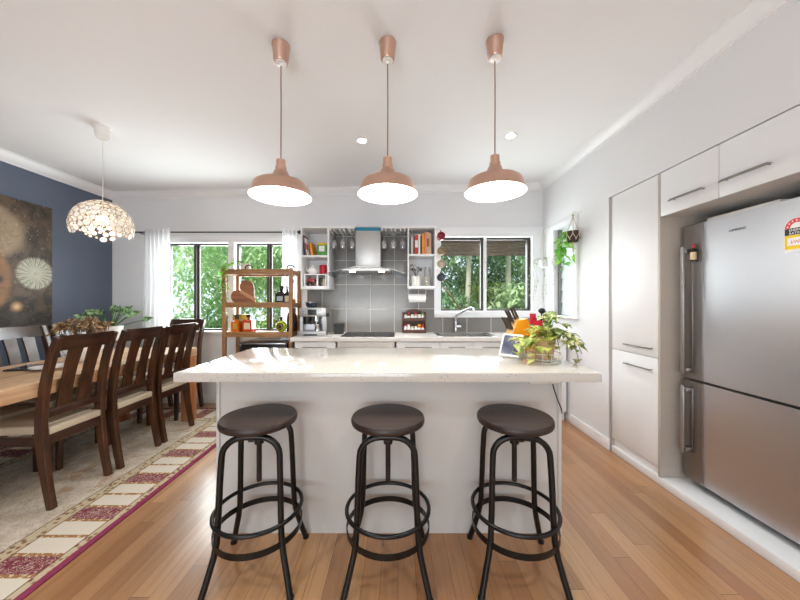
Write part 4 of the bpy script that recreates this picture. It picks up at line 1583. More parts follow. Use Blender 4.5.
# ---- white disc pendant over the dining table
x, y = -2.375, 2.50
t = thing('disc_pendant', 'white openwork pendant lamp of many discs above the dining table', 'pendant lamp', (x, y, ceil(x)))
MB().lathe([(0, 0.004), (0.060, 0.004), (0.060, -0.004), (0.052, -0.012), (0.046, -0.070), (0.038, -0.086), (0, -0.088)], n=28).done('ceiling_cup', 'white', t)
zc = 1.885 - ceil(x)      # centre of the dome's widest level
MB().tube([(0, 0, -0.085), (0.004, 0, -0.3), (0.001, 0, zc + 0.225)], 0.003, 8).done('cord', 'offwhite', t)
MT['disc'] = leafmat('lamp_disc_white', '#fbf9f4', '#fdfcfa', 6, 0.5, 0.4)
MT['disc_rim'] = plain('lamp_disc_rim', '#a88e6a', 0.6)
rnd = random.Random(5)
placed = []
RA, RB = 0.196, 0.205
tries = 0
while tries < 9000 and len(placed) < 260:
    tries += 1
    lat = rnd.uniform(-0.42, 1.45)
    if rnd.random() > math.cos(lat) * 0.9 + 0.1:
        continue
    az = rnd.uniform(0, 2 * PI)
    lim = -0.10 - 0.30 * (0.5 + 0.5 * math.sin(az * 3 + 0.9))
    if lat < lim:
        continue
    p = V((math.cos(lat) * math.cos(az) * RA, math.cos(lat) * math.sin(az) * RA, math.sin(lat) * RB))
    big = tries < 3200
    r = rnd.uniform(0.017, 0.027) if big else rnd.uniform(0.0075, 0.014)
    if all((p - q).length > (r + r2) * 0.95 for q, r2 in placed):
        placed.append((p, r))
bd, br = MB(), MB()
for p, r in placed:
    nrm = V((p.x / RA ** 2, p.y / RA ** 2, p.z / RB ** 2)).normalized()
    u = nrm.orthogonal().normalized()
    w = nrm.cross(u)
    c = p + V((0, 0, zc))
    n = 14 if r > 0.017 else 10
    ring = [c + (u * math.cos(2 * PI * k / n) + w * math.sin(2 * PI * k / n)) * r for k in range(n)]
    A = [bd.bm.verts.new(c + (q - c) * 0.96 + nrm * 0.002) for q in ring]
    B = [bd.bm.verts.new(c + (q - c) * 0.96 - nrm * 0.001) for q in ring]
    bd._face(A)
    bd._face(B[::-1])
    for k in range(n):
        bd._face([A[k], A[(k + 1) % n], B[(k + 1) % n], B[k]])
    br.tube(ring, 0.0023, 5, closed=True)
sh = bd.done('disc_shade', 'disc', t, sharp=50)
br.done('disc_rim', 'disc_rim', sh, sharp=60)
MB().sphere((0, 0, zc + 0.05), 0.038, 18, 12).done('bulb', 'bulb', t)
MB().lathe([(0, zc + 0.085), (0.02, zc + 0.085), (0.02, zc + 0.145), (0.004, zc + 0.15), (0.003, zc + 0.225), (0, zc + 0.226)], n=14).done('lamp_holder', 'white', t)
l = bpy.data.lights.new('dining_light', 'POINT')
l.energy = 20
l.shadow_soft_size = 0.04
l.color = (1.0, 0.96, 0.90)
lo = bpy.data.objects.new('dining_light', l)
COL.objects.link(lo)
lo.parent = t
lo.location = (0, 0, zc + 0.05)

# ---- painting on the blue wall
o = MB().box(0, 0.035, 0, 1.22, 0, 1.262, 0.002).done('painting', 'painting', None, (XL + 0.006, 2.0, 0.985))
tag(o, 'large unframed brown painting with pale round seed head on the blue wall', 'painting')

# ---- curtain rod and sheers
rod_y, rod_z = D - 0.085, 2.145
t = thing('curtain_rod', 'thin dark curtain rod above the dining window', 'curtain rod', (0, 0, 0))
MB().tube([(-3.27, rod_y, rod_z), (-1.235, rod_y, rod_z)], 0.009, 10).done('rod', 'dark_frame', t)
MB().sphere((-1.222, rod_y, rod_z), 0.024, 14, 10).done('finial', 'dark_frame', t)
MB().sphere((-3.285, rod_y, rod_z), 0.014, 14, 10).done('finial', 'dark_frame', t)
for xx in (-3.20, -1.30):
    MB().box(xx - 0.008, xx + 0.008, rod_y - 0.004, D, rod_z - 0.016, rod_z - 0.006).done('bracket', 'dark_frame', t)


def sheer(lab, x0, x1, z0, amp, waves, flare):
    b = MB()
    n, mz = waves * 12, 14
    grid = []
    for j in range(mz + 1):
        v = j / mz
        z = z0 + (rod_z + 0.03 - z0) * v
        row = []
        for i in range(n + 1):
            u = i / n
            a = amp * (0.55 + 0.45 * v) * (1 + 0.25 * math.sin(3.1 * u + 4 * v))
            xm = x0 + (x1 - x0) * u + flare * (1 - v) * (u - 0.3) + 0.008 * math.sin(9 * v + 5 * u)
            row.append(b.bm.verts.new((xm, rod_y - 0.040 + a * math.sin(2 * PI * waves * u), z)))
        grid.append(row)
    for j in range(mz):
        for i in range(n):
            b._face([grid[j][i], grid[j][i + 1], grid[j + 1][i + 1], grid[j + 1][i]], True)
    o = b.done('sheer_curtain', 'sheer', fix=False, sharp=80)
    tag(o, lab, 'curtain', 'white sheer curtains')


sheer('white sheer curtain gathered at the left side of the dining window', -3.11, -2.80, 0.06, 0.026, 6, 0.05)
sheer('white sheer curtain gathered at the right side of the dining window, behind the bottle shelf', -1.425, -1.245, 0.06, 0.020, 4, 0.03)

# ---- tall wooden shelf
t = thing('wooden_shelf', 'open wooden shelf rack of bottles standing before the dining window', 'shelf', (0, 0, 0))
X0, X1, YA, YR = -1.983, -1.192, 3.50, 3.80
for (xx, yy) in ((X0, YA), (X1 - 0.038, YA), (X0, YR), (X1 - 0.038, YR)):
    MB().box(xx, xx + 0.038, yy, yy + 0.036, 0.0, 1.662, 0.003).done('post', 'shelfwood', t)
for k, zt in enumerate((1.638, 1.262, 0.928)):
    b = MB()
    for q in range(4):
        y0 = YA + 0.040 + q * 0.065
        b.box(X0 + 0.0385, X1 - 0.0385, y0, y0 + 0.061, zt - 0.016, zt)
    s = b.done('shelf_board', 'shelfwood_x', t)
    b = MB()
    b.box(X0 + 0.038, X1 - 0.038, YA + 0.004, YA + 0.026, zt - 0.045, zt + 0.014, 0.002)
    b.box(X0 + 0.038, X1 - 0.038, YR + 0.010, YR + 0.032, zt - 0.045, zt + 0.006, 0.002)
    b.box(X0 + 0.008, X0 + 0.030, YA + 0.036, YR, zt - 0.045, zt + 0.006, 0.002).box(X1 - 0.030, X1 - 0.008, YA + 0.036, YR, zt - 0.045, zt + 0.006, 0.002)
    b.done('shelf_rail', 'shelfwood_x', s)
for xx in (X0 + 0.30, X1 - 0.02):
    MB().tube([(xx - 0.045, YA + 0.015, 1.652), (xx - 0.035, YA + 0.01, 1.684), (xx, YA + 0.008, 1.697), (xx + 0.032, YA + 0.012, 1.684), (xx + 0.04, YA + 0.02, 1.665)], 0.0075, 8).done('handle', 'black', t)

# ---- bar fridge under the shelf
t = thing('bar_fridge', 'small black bar fridge with steel top under the wooden shelf', 'fridge', (-1.50, 3.43, 0.0))
MB().box(-0.255, 0.245, 0.022, 0.055, 0.03, 0.79, 0.003).done('door', 'black', t)
MB().box(-0.26, 0.25, 0.056, 0.36, 0.03, 0.81, 0.003).done('body', 'black', t)
MB().box(-0.268, 0.256, 0.0, 0.365, 0.8105, 0.828, 0.004).done('top', 'greytop', t)
b = MB()
for xx in (-0.21, 0.20):
    for yy in (0.09, 0.32):
        b.lathe([(0, 0), (0.018, 0), (0.018, 0.03), (0, 0.03)], (xx, yy, 0), 10)
b.done('foot', 'black', t)
MB().box(-0.245, -0.225, 0.0, 0.022, 0.45, 0.70, 0.004).done('handle', 'nickel', t)

# ================================================================== SMALL THINGS
# ---- on the wooden shelf
def vine(mb_l, mb_s, pts, nleaf, L, W, rnd, r=0.0018):
    pts = [V(p) for p in pts]
    mb_s.tube(pts, r, 5)
    for k in range(nleaf):
        u = (k + rnd.random() * 0.6) / nleaf * (len(pts) - 1)
        i = min(int(u), len(pts) - 2)
        p = pts[i].lerp(pts[i + 1], u - i)
        a = rnd.uniform(0, 2 * PI)
        d = V((math.cos(a), math.sin(a), rnd.uniform(-0.6, 0.35)))
        mb_l.leaf(p, d, (0, 0, 1), L * rnd.uniform(0.7, 1.2), W * rnd.uniform(0.7, 1.15), 0.35, 0.15)


rnd = random.Random(3)
ZT_ = 1.638
t = thing('trailing_plant', 'small plant in pale pot on top of the wooden shelf, vines hanging down its left', 'potted plant', (-1.78, 3.63, ZT_))
MB().lathe([(0, 0), (0.042, 0), (0.045, 0.003), (0.056, 0.085), (0.052, 0.087), (0.049, 0.075), (0, 0.075)], n=24).done('pot', 'cream', t)
bl, bs = MB(), MB()
for (ex, ey, ln) in ((-0.17, -0.085, 0.62), (-0.14, -0.10, 0.38), (-0.19, -0.06, 0.18), (-0.12, -0.09, 0.25)):
    p = [(0, 0, 0.075), (ex * 0.45, ey * 0.5, 0.12), (ex * 0.85, ey, 0.075), (ex - 0.03, ey - 0.065, 0.03)]
    for k in range(1, 5):
        p.append((ex - 0.03 + 0.015 * math.sin(k * 2.1), ey - 0.067, 0.03 - ln * k / 4))
    vine(bl, bs, p, 8 + int(ln * 14), 0.055, 0.045, rnd)
for k in range(10):
    a = rnd.uniform(0, 2 * PI)
    bl.leaf((0.02 * math.cos(a), 0.02 * math.sin(a), 0.08), (math.cos(a), math.sin(a), 0.8), (0, 0, 1), 0.07, 0.045)
bl.done('leaves', 'leaf_bright', t, fix=False)
bs.done('stem', 'stem', t)

# heart-shaped board leaning on the middle shelf
ZM = 1.262
t = thing('heart_board', 'heart-shaped wooden board with a pale stripe on the middle shelf', 'cutting board', (-1.78, 3.60, ZM))
pts = []
for k in range(56):
    a = 2 * PI * k / 56
    xx = 16 * math.sin(a) ** 3
    yy = 13 * math.cos(a) - 5 * math.cos(2 * a) - 2 * math.cos(3 * a) - math.cos(4 * a)
    pts.append((xx / 32 * 0.30, yy / 29 * 0.30))
ro = math.radians(52)
pts2 = [(x * math.cos(ro) - y * math.sin(ro), x * math.sin(ro) + y * math.cos(ro)) for x, y in pts]
mz = min(p[1] for p in pts2)
pts2 = [(p[0], p[1] - mz) for p in pts2]
b = MB().prism(pts2, -0.010, 0.010, 'y')
hb = b.done('board', 'boardwood', t, (0, 0, 0.0), (math.radians(-10), 0, 0))
b = MB()
bw = 0.018
cx, cz = 0.0, -mz
dirv = V((math.cos(ro - PI / 2 + 0.15), math.sin(ro - PI / 2 + 0.15)))
nrm = V((-dirv.y, dirv.x))
c0 = V((0, cz)) - dirv * 0.055
c1 = V((0, cz)) + dirv * 0.150
q = [c0 + nrm * bw, c0 - nrm * bw, c1 - nrm * bw, c1 + nrm * bw]
b.prism([(v.x, v.y) for v in q], -0.0108, -0.0095, 'y')
b.done('inlaid_stripe', 'boardstripe', hb)


def bottle(name, lab, loc, prof, glassmat, cap=None, capmat='black', label=None, square=False, cat='bottle', n=24, group=None, rz=0.0, labmat='label_cream'):
    t = thing(name, lab, cat, loc, rz, group)
    nn = 4 if square else n
    b = MB()
    b.lathe(prof, n=nn, ang0=PI / 4 if square else 0)
    if square:
        for f in b.bm.faces:
            f.smooth = False
    b.done('glass_body', glassmat, t, sharp=45)
    if cap:
        b = MB().lathe([(0, cap[0]), (cap[2], cap[0]), (cap[2], cap[1]), (cap[2] * 0.9, cap[1] + 0.002), (0, cap[1] + 0.002)], n=4 if (square and cap[2] > 0.025) else 18, ang0=PI / 4)
        b.done('cap', capmat, t)
    if label:
        z0, z1, r = label
        if square:
            h = r
            rr = prof[1][0] * math.cos(PI / 4)
            MB().box(-h, h, -rr - 0.0018, -rr - 0.0003, z0, z1).done('label', labmat, t)
        else:
            MB().lathe([(r, z0), (r + 0.0012, z0), (r + 0.0012, z1), (r, z1)], n=n).done('label', labmat, t)
    return t


SQ = math.sqrt(2)
# middle shelf, right end
bottle('spirit_bottle', 'squat black bottle with grey label on the middle shelf, left of the shelf post', (-1.350, 3.60, ZM), [(0, 0), (0.052 * SQ, 0), (0.052 * SQ, 0.11), (0.04, 0.135), (0.018, 0.142), (0.018, 0.165), (0, 0.165)], 'darkglass', (0.160, 0.205, 0.024), 'black', (0.03, 0.085, 0.034), True, group='bottles on the wooden shelf', labmat='greytop')
bottle('spirit_bottle', 'narrow dark bottle with silver top on the middle shelf beside the post', (-1.276, 3.58, ZM), [(0, 0), (0.026, 0), (0.028, 0.004), (0.028, 0.11), (0.011, 0.14), (0.011, 0.17), (0, 0.17)], 'darkglass', (0.165, 0.205, 0.014), 'greytop', (0.02, 0.09, 0.0282), group='bottles on the wooden shelf')
bottle('spirit_bottle', 'tall clear bottle with orange base on the middle shelf, behind the right post', (-1.255, 3.70, ZM), [(0, 0), (0.033, 0), (0.034, 0.004), (0.034, 0.17), (0.013, 0.215), (0.013, 0.245), (0, 0.245)], 'tumbler', (0.24, 0.285, 0.016), 'black', (0.01, 0.05, 0.0342), group='bottles on the wooden shelf', labmat='amber')
# bottom shelf
ZB = 0.928
t = thing('gift_box', 'gold carton standing behind the amber bottle on the lower shelf', 'box', (-1.855, 3.695, ZB))
MB().box(-0.095, 0.095, -0.03, 0.03, 0, 0.205, 0.002).done('carton', 'gold', t)
MB().box(-0.05, 0.05, -0.0312, -0.03, 0.05, 0.15).done('label', 'label_cream', t)
bottle('spirit_bottle', 'square amber bottle with tall black cap on the lower shelf before the gold carton', (-1.865, 3.60, ZB), [(0, 0), (0.045 * SQ, 0), (0.045 * SQ, 0.125), (0.036, 0.138), (0.018, 0.142), (0.018, 0.16), (0, 0.16)], 'amber', (0.155, 0.205, 0.021), 'black', (0.04, 0.11, 0.022), True, group='bottles on the wooden shelf', labmat='gold')
bottle('spirit_bottle', 'square red-amber bottle with wide black cap and paper label on the lower shelf', (-1.722, 3.60, ZB), [(0, 0), (0.054 * SQ, 0), (0.054 * SQ, 0.135), (0.046 * SQ, 0.15), (0.017, 0.155), (0.017, 0.175), (0, 0.175)], 'amber_red', (0.172, 0.205, 0.030), 'black', (0.04, 0.115, 0.034), True, group='bottles on the wooden shelf')
t = bottle('round_bottle', 'round flat yellow-green bottle with black emblem disc on the lower shelf', (-1.352, 3.60, ZB), [(0, 0), (0.02, 0.0), (0.02, 0.004), (0, 0.005)], 'greenglass', (0.138, 0.178, 0.015), 'black', group='bottles on the wooden shelf')
MB().sphere((0, 0, 0.070), 0.068, 28, 18, (0.92, 0.5, 1.0)).done('round_body', 'greenglass', t)
MB().tube([(0, 0, 0.13), (0, 0, 0.145)], 0.013, 14).done('neck', 'greenglass', t)
MB().lathe([(0, -0.0375), (0.040, -0.034), (0.040, -0.026), (0, -0.026)], (0, 0, 0.070), 26, 'y').done('emblem_disc', 'black', t)
MB().lathe([(0.022, -0.0385), (0.026, -0.0383), (0.026, -0.033), (0.022, -0.033)], (0, 0, 0.070), 26, 'y').done('emblem_ring', 'gold', t)
bottle('wine_bottle', 'tall dark wine bottle on the lower shelf, just left of the post', (-1.272, 3.66, ZB), [(0, 0), (0.034, 0), (0.036, 0.004), (0.036, 0.18), (0.03, 0.205), (0.014, 0.235), (0.014, 0.30), (0, 0.30)], 'darkglass', (0.25, 0.302, 0.0155), 'darkglass', (0.05, 0.13, 0.0362), group='bottles on the wooden shelf', labmat='black')
bottle('wine_bottle', 'brown wine bottle on the lower shelf, right behind the post', (-1.248, 3.74, ZB), [(0, 0), (0.034, 0), (0.036, 0.004), (0.036, 0.16), (0.03, 0.19), (0.014, 0.22), (0.014, 0.28), (0, 0.28)], 'brownglass', (0.24, 0.282, 0.0155), 'brownglass', (0.05, 0.12, 0.0362), group='bottles on the wooden shelf', labmat='black')

# ---- espresso machine
t = thing('espresso_machine', 'stainless steel espresso machine on the left end of the far worktop', 'coffee machine', (-0.962, 3.50, 0.9))
b = MB()
b.box(-0.150, 0.150, 0.12, 0.32, 0.016, 0.315, 0.006).box(-0.150, 0.150, 0.0, 0.13, 0.215, 0.315, 0.006)
b.box(-0.150, -0.118, 0.03, 0.13, 0.05, 0.22).box(0.118, 0.150, 0.03, 0.13, 0.05, 0.22)
b.done('body', 'steel_h', t)
MB().box(-0.118, 0.118, 0.115, 0.121, 0.06, 0.216).done('back_plate', 'greytop', t)
MB().box(-0.162, 0.158, -0.035, 0.125, 0.0, 0.052, 0.004).done('drip_tray', 'steel_h', t)
b = MB()
for k in range(14):
    b.box(-0.13 + k * 0.02, -0.118 + k * 0.02, -0.025, 0.10, 0.052, 0.055)
b.done('tray_grate', 'chrome', t)
MB().box(-0.09, 0.06, -0.0365, -0.035, 0.004, 0.022).done('tray_slot', 'black', t)
MB().box(-0.055, 0.045, -0.004, 0.0, 0.235, 0.297, 0.001).done('display_screen', 'black', t)
MB().lathe([(0, -0.006), (0.010, -0.006), (0.010, 0.0), (0, 0.0)], (-0.105, 0, 0.268), 14, 'y').done('button', 'chrome', t)
MB().lathe([(0, -0.006), (0.010, -0.006), (0.010, 0.0), (0, 0.0)], (0.092, 0, 0.268), 14, 'y').done('button', 'chrome', t)
MB().lathe([(0, 0.150), (0.034, 0.150), (0.036, 0.20), (0.036, 0.216), (0, 0.216)], (0.03, 0.045, 0), 22).done('group_head', 'chrome', t)
h = MB().lathe([(0, 0.120), (0.028, 0.124), (0.035, 0.150), (0.035, 0.166), (0, 0.166)], (0.03, 0.045, 0), 22).done('portafilter', 'chrome', t)
MB().tube([(0.03, 0.012, 0.152), (0.015, -0.06, 0.150), (0.008, -0.11, 0.146)], [0.010, 0.013, 0.012], 10).done('handle', 'black', h)
MB().lathe([(0, 0.130), (0.04, 0.130), (0.046, 0.2), (0.046, 0.216), (0, 0.216)], (-0.072, 0.055, 0), 22).done('grinder_outlet', 'black', t)
MB().tube([(0.105, 0.02, 0.23), (0.108, 0.0, 0.20), (0.112, -0.01, 0.15), (0.108, -0.014, 0.085)], 0.006, 8).done('steam_wand', 'chrome', t)
MB().lathe([(0, -0.02), (0.02, -0.02), (0.02, 0.02), (0, 0.02)], (-0.152, 0.05, 0.205), 16, 'x').done('dial', 'black', t)
MB().lathe([(0, 0.1505), (0.022, 0.1505), (0.022, 0.175), (0, 0.175)], (0.0, 0.05, 0.235), 16, 'x').done('steam_dial', 'black', t)
MB().lathe([(0, 0.003), (0.034, 0.0), (0.030, 0.055), (0.038, 0.075), (0.036, 0.076), (0.028, 0.056), (0, 0.01)], (0.045, 0.04, 0.056), 20).done('milk_jug', 'chrome', t)
t = thing('cup_saucer_stack', 'low dark glass dish sitting on top of the espresso machine', 'dish', (-1.02, 3.66, 1.217))
MB().lathe([(0, 0), (0.05, 0), (0.062, 0.02), (0.066, 0.055), (0.062, 0.056), (0.056, 0.022), (0, 0.008)], n=24).done('dish', 'navy', t)
MB().lathe([(0.0, 0.056), (0.072, 0.056), (0.072, 0.064), (0.02, 0.072), (0, 0.072)], n=24).done('lid', 'tumbler', t)

t = thing('storage_tub', 'black lidded tub on the worktop beside the espresso machine', 'container', (-0.705, 3.72, 0.9))
MB().lathe([(0, 0), (0.048 * SQ, 0), (0.054 * SQ, 0.105), (0, 0.105)], n=4, ang0=PI / 4).done('tub', 'black', t, sharp=20)
MB().lathe([(0, 0.1052), (0.057 * SQ, 0.1052), (0.057 * SQ, 0.12), (0, 0.122)], n=4, ang0=PI / 4).done('lid', 'black', t, sharp=20)

# ---- left wall box contents
YC = 3.74
t = thing('tea_tin', 'green tin with yellow lid in the upper left wall box', 'tin', (-0.905, YC, ZS))
MB().box(-0.058, 0.058, -0.04, 0.04, 0, 0.138, 0.006).done('tin', 'tin_green', t)
MB().box(-0.060, 0.060, -0.042, 0.042, 0.1382, 0.163, 0.006).done('lid', 'yellow_lid', t)
MB().box(-0.036, 0.030, -0.0415, -0.0402, 0.058, 0.125).done('label', 'paper', t)


def book(lab, loc, th, hh, dp, mat, lean=0.0, grp='books', band=None):
    t = thing('book', lab, 'book', loc, 0, grp)
    R = Matrix.Rotation(lean, 4, 'Y')
    off = Matrix.Translation((0, 0, abs(math.sin(lean)) * th / 2))
    b = MB()
    b.box(-th / 2, -th / 2 + 0.002, -dp / 2, dp / 2, 0, hh).box(th / 2 - 0.002, th / 2, -dp / 2, dp / 2, 0, hh)
    b.box(-th / 2, th / 2, -dp / 2, -dp / 2 + 0.002, 0, hh)
    bmesh.ops.transform(b.bm, matrix=off @ R, verts=b.bm.verts[:])
    b.done('cover', mat, t)
    b = MB().box(-th / 2 + 0.0021, th / 2 - 0.0021, -dp / 2 + 0.0021, dp / 2 - 0.004, 0.003, hh - 0.003)
    bmesh.ops.transform(b.bm, matrix=off @ R, verts=b.bm.verts[:])
    b.done('pages', 'paper', t)
    if band:
        b = MB().box(-th / 2 + 0.001, th / 2 - 0.001, -dp / 2 - 0.0008, -dp / 2 - 0.0001, hh * 0.35, hh * 0.72)
        bmesh.ops.transform(b.bm, matrix=off @ R, verts=b.bm.verts[:])
        b.done('spine_title', band, t)
    return t


for nm, c in (('plum', '#4a3a52'), ('orange', '#ef9a1d'), ('redc', '#cc3a2a'), ('salmon', '#e6a183'), ('peachc', '#e9bfa0'), ('brownc', '#8a5a3c'), ('greyc', '#c9c6c2'), ('mauve', '#8a6f7f'), ('amberc', '#e58d25')):
    MT['bk_' + nm] = plain('book_' + nm, c, 0.55, var=0.05)
G1 = 'magazines and books leaning in the left wall box'
book('dark plum magazine, outermost of those leaning in the left wall box', (-1.094, YC, ZS), 0.012, 0.245, 0.20, 'bk_plum', -0.10, G1)
book('mauve magazine leaning second from the left in the left wall box', (-1.078, YC, ZS), 0.012, 0.225, 0.20, 'bk_mauve', -0.12, G1)
book('white striped magazine leaning beside the mauve one in the left wall box', (-1.060, YC, ZS), 0.013, 0.205, 0.20, 'paper', -0.15, G1, 'bk_redc')
book('grey magazine leaning beside the orange book in the left wall box', (-1.040, YC, ZS), 0.011, 0.18, 0.20, 'bk_greyc', -0.18, G1, 'bk_plum')
book('thick orange book leaning in the left wall box beside the green tin', (-1.010, YC, ZS), 0.028, 0.150, 0.16, 'bk_orange', -0.16, G1)

ZD = 1.460
t = thing('drawer_box', 'white box with two glass fronts in the bottom of the left wall box', 'storage box', (-0.968, YC, ZD))
b = MB()
b.box(-0.130, 0.130, -0.10, 0.14, 0, 0.008).box(-0.130, 0.130, -0.10, 0.14, 0.137, 0.147)
b.box(-0.130, -0.118, -0.10, 0.14, 0.008, 0.137).box(0.118, 0.130, -0.10, 0.14, 0.008, 0.137).box(0.015, 0.030, -0.10, 0.14, 0.008, 0.137)
b.box(-0.118, 0.118, 0.13, 0.14, 0.008, 0.137)
b.done('case', 'white', t)
MB().box(-0.118, 0.015, -0.097, -0.094, 0.008, 0.137).box(0.030, 0.118, -0.097, -0.094, 0.008, 0.137).done('glass_front', 'glass', t)
for (x0, x1, z0, z1, mt, lab) in ((-0.110, -0.06, 0.0085, 0.055, 'darkglass', 'dark packet low at the left behind the glass front'), (-0.055, 0.005, 0.0085, 0.06, 'brownglass', 'brown packet low in the middle behind the glass front'),
                                  (0.035, 0.07, 0.0085, 0.11, 'darkglass', 'tall dark packet behind the right glass front'), (0.075, 0.112, 0.0085, 0.095, 'label_cream', 'cream packet behind the right glass front'), (-0.10, -0.02, 0.0605, 0.10, 'red', 'red packet lying on others behind the left glass front')):
    o = MB().box(-0.968 + x0, -0.968 + x1, YC - 0.06, YC + 0.06, ZD + z0, ZD + z1, 0.004).done('food_packet', mt)
    tag(o, lab + ' of the small white box', 'packet', 'packets in the small white box')

ZP = ZD + 0.147
t = thing('teapot', 'white teapot standing in the left wall box beside the red canister', 'teapot', (-1.020, YC - 0.02, ZP))
MB().lathe([(0, 0), (0.035, 0), (0.040, 0.004), (0.055, 0.03), (0.056, 0.05), (0.045, 0.078), (0.028, 0.088), (0, 0.088)], n=26).done('pot_body', 'white', t)
MB().lathe([(0, 0.0885), (0.028, 0.0885), (0.024, 0.098), (0.007, 0.102), (0.009, 0.112), (0, 0.114)], n=20).done('lid', 'white', t)
MB().tube([(-0.045, 0, 0.035), (-0.066, 0, 0.05), (-0.076, 0, 0.085)], [0.012, 0.008, 0.006], 10).done('spout', 'white', t)
MB().tube([(0.046, 0, 0.07), (0.070, 0, 0.066), (0.074, 0, 0.045), (0.050, 0, 0.028)], 0.005, 8).done('handle', 'white', t)
t = thing('canister', 'red canister beside the teapot in the left wall box', 'canister', (-0.895, YC - 0.01, ZP))
MB().lathe([(0, 0), (0.044, 0), (0.046, 0.004), (0.046, 0.095), (0, 0.095)], n=26).done('can', 'red', t)
MB().lathe([(0, 0.0952), (0.047, 0.0952), (0.047, 0.112), (0.03, 0.117), (0, 0.117)], n=26).done('lid', 'red', t)

# ---- right wall box contents
G2 = 'cookbooks in the right wall box'
x = 0.150
bk = (('white cookbook, first on the left in the right wall box', 0.028, 0.205, 'bk_greyc', None),
      ('low thin brown book beside the white cookbook in the right wall box', 0.016, 0.155, 'bk_brownc', None),
      ('thick red cookbook with white title band in the right wall box', 0.036, 0.228, 'bk_redc', 'paper'),
      ('white cookbook right of the thick red one in the right wall box', 0.024, 0.236, 'paper', None),
      ('thin dark book between the white and orange cookbooks', 0.012, 0.215, 'bk_plum', None),
      ('orange and yellow cookbook in the right wall box', 0.034, 0.245, 'bk_amberc', 'bk_orange'),
      ('salmon cookbook right of the orange one in the right wall box', 0.020, 0.262, 'bk_salmon', None),
      ('pale peach cookbook second from the right end of the row', 0.024, 0.255, 'bk_peachc', 'bk_brownc'),
      ('pale salmon cookbook at the right end of the row of books', 0.022, 0.250, 'bk_peachc', 'bk_salmon'))
for lab, th, hh, mt, band in bk:
    book(lab, (x + th / 2, YC - 0.01, 1.838), th, hh, 0.19, mt, 0.0, G2, band)
    x += th + 0.0025
ZR = 1.467
t = thing('succulent', 'burgundy-leaved plant in pale pot in the right wall box below the books', 'potted plant', (0.215, YC - 0.03, ZR))
MB().lathe([(0, 0), (0.050, 0), (0.053, 0.004), (0.056, 0.118), (0.051, 0.120), (0.049, 0.105), (0, 0.105)], n=26).done('pot', 'offwhite', t)
b = MB()
bs = MB()
rnd = random.Random(9)
for k in range(7):
    a = rnd.uniform(0, 2 * PI)
    ex, ey, ez = 0.05 * math.cos(a), 0.04 * math.sin(a), rnd.uniform(0.17, 0.27)
    bs.tube([(0, 0, 0.10), (ex * 0.4, ey * 0.4, 0.10 + (ez - 0.1) * 0.6), (ex, ey, ez)], 0.0025, 5)
    for q in range(4):
        aa = rnd.uniform(0, 2 * PI)
        b.leaf((ex, ey, ez), (math.cos(aa), 0.6 * math.sin(aa), rnd.uniform(-0.2, 0.6)), (0, 0, 1), 0.055, 0.022, 0.3)
b.done('leaves', 'succulent', t, fix=False)
bs.done('stem', 'succulent', t)
t = thing('glass_canister', 'tall glass jar with steel cap in the right wall box beside the plant', 'jar', (0.348, YC - 0.03, ZR))
MB().lathe([(0, 0), (0.036, 0), (0.038, 0.003), (0.038, 0.19), (0.03, 0.21), (0.03, 0.212), (0.036, 0.192), (0.0355, 0.004), (0, 0.003)], n=26).done('jar', 'tumbler', t)
MB().lathe([(0, 0.213), (0.032, 0.213), (0.032, 0.232), (0, 0.234)], n=22).done('cap', 'greytop', t)
MB().lathe([(0, 0.0045), (0.034, 0.0045), (0.034, 0.11), (0, 0.112)], n=22).done('contents', 'label_cream', t)

# ---- mugs hanging on the side of the right wall box
for (zz, mt, nm) in ((2.052, 'red', 'red mug, topmost of four mugs hanging beside the sink window'), (1.875, 'tan', 'tan mug, second of four mugs hanging beside the sink window'),
                     (1.725, 'cream', 'cream mug, third of four mugs hanging beside the sink window'), (1.570, 'navy', 'navy blue mug, lowest of four mugs hanging beside the sink window')):
    t = thing('mug', nm, 'mug', (0.503, YO + 0.06, zz), 0, 'mugs on the side of the wall box')
    MB().lathe([(0, 0.050), (0.036, 0.050), (0.043, 0.042), (0.047, -0.050), (0.044, -0.050), (0.041, 0.038), (0, 0.045)], n=26, axis='y').done('cup', mt, t)
    b = MB().tube([(0, -0.025, 0.043), (0, -0.022, 0.066), (0, 0.0, 0.072), (0, 0.020, 0.064), (0, 0.022, 0.042)], 0.0045, 8)
    b.done('handle', mt, t)
    o = MB().tube([(-0.055, 0, 0.085), (-0.02, 0, 0.082), (0.0, 0, 0.066), (0.004, 0, 0.080)], 0.0025, 6)
    o = o.done('mug_hook', 'chrome', None, (0.503, YO + 0.06, zz))
    tag(o, 'small hook on the wall box holding the ' + nm.split(',')[0], 'hook', 'mug hooks')

# ---- paper towel, spice rack
t = thing('paper_towel', 'white paper towel roll mounted under the right wall box', 'paper towel', (0.228, 3.72, 1.325))
MB().lathe([(0.020, -0.100), (0.050, -0.100), (0.050, 0.100), (0.020, 0.100), (0.020, -0.100)], n=30, axis='x').done('roll', 'paper', t)
b = MB().tube([(-0.108, 0, 0), (0.108, 0, 0)], 0.008, 10)
for s in (-1, 1):
    b.box(s * 0.106 - 0.002, s * 0.106 + 0.002, -0.012, 0.012, -0.012, 0.110)
b.done('holder', 'greytop', t)

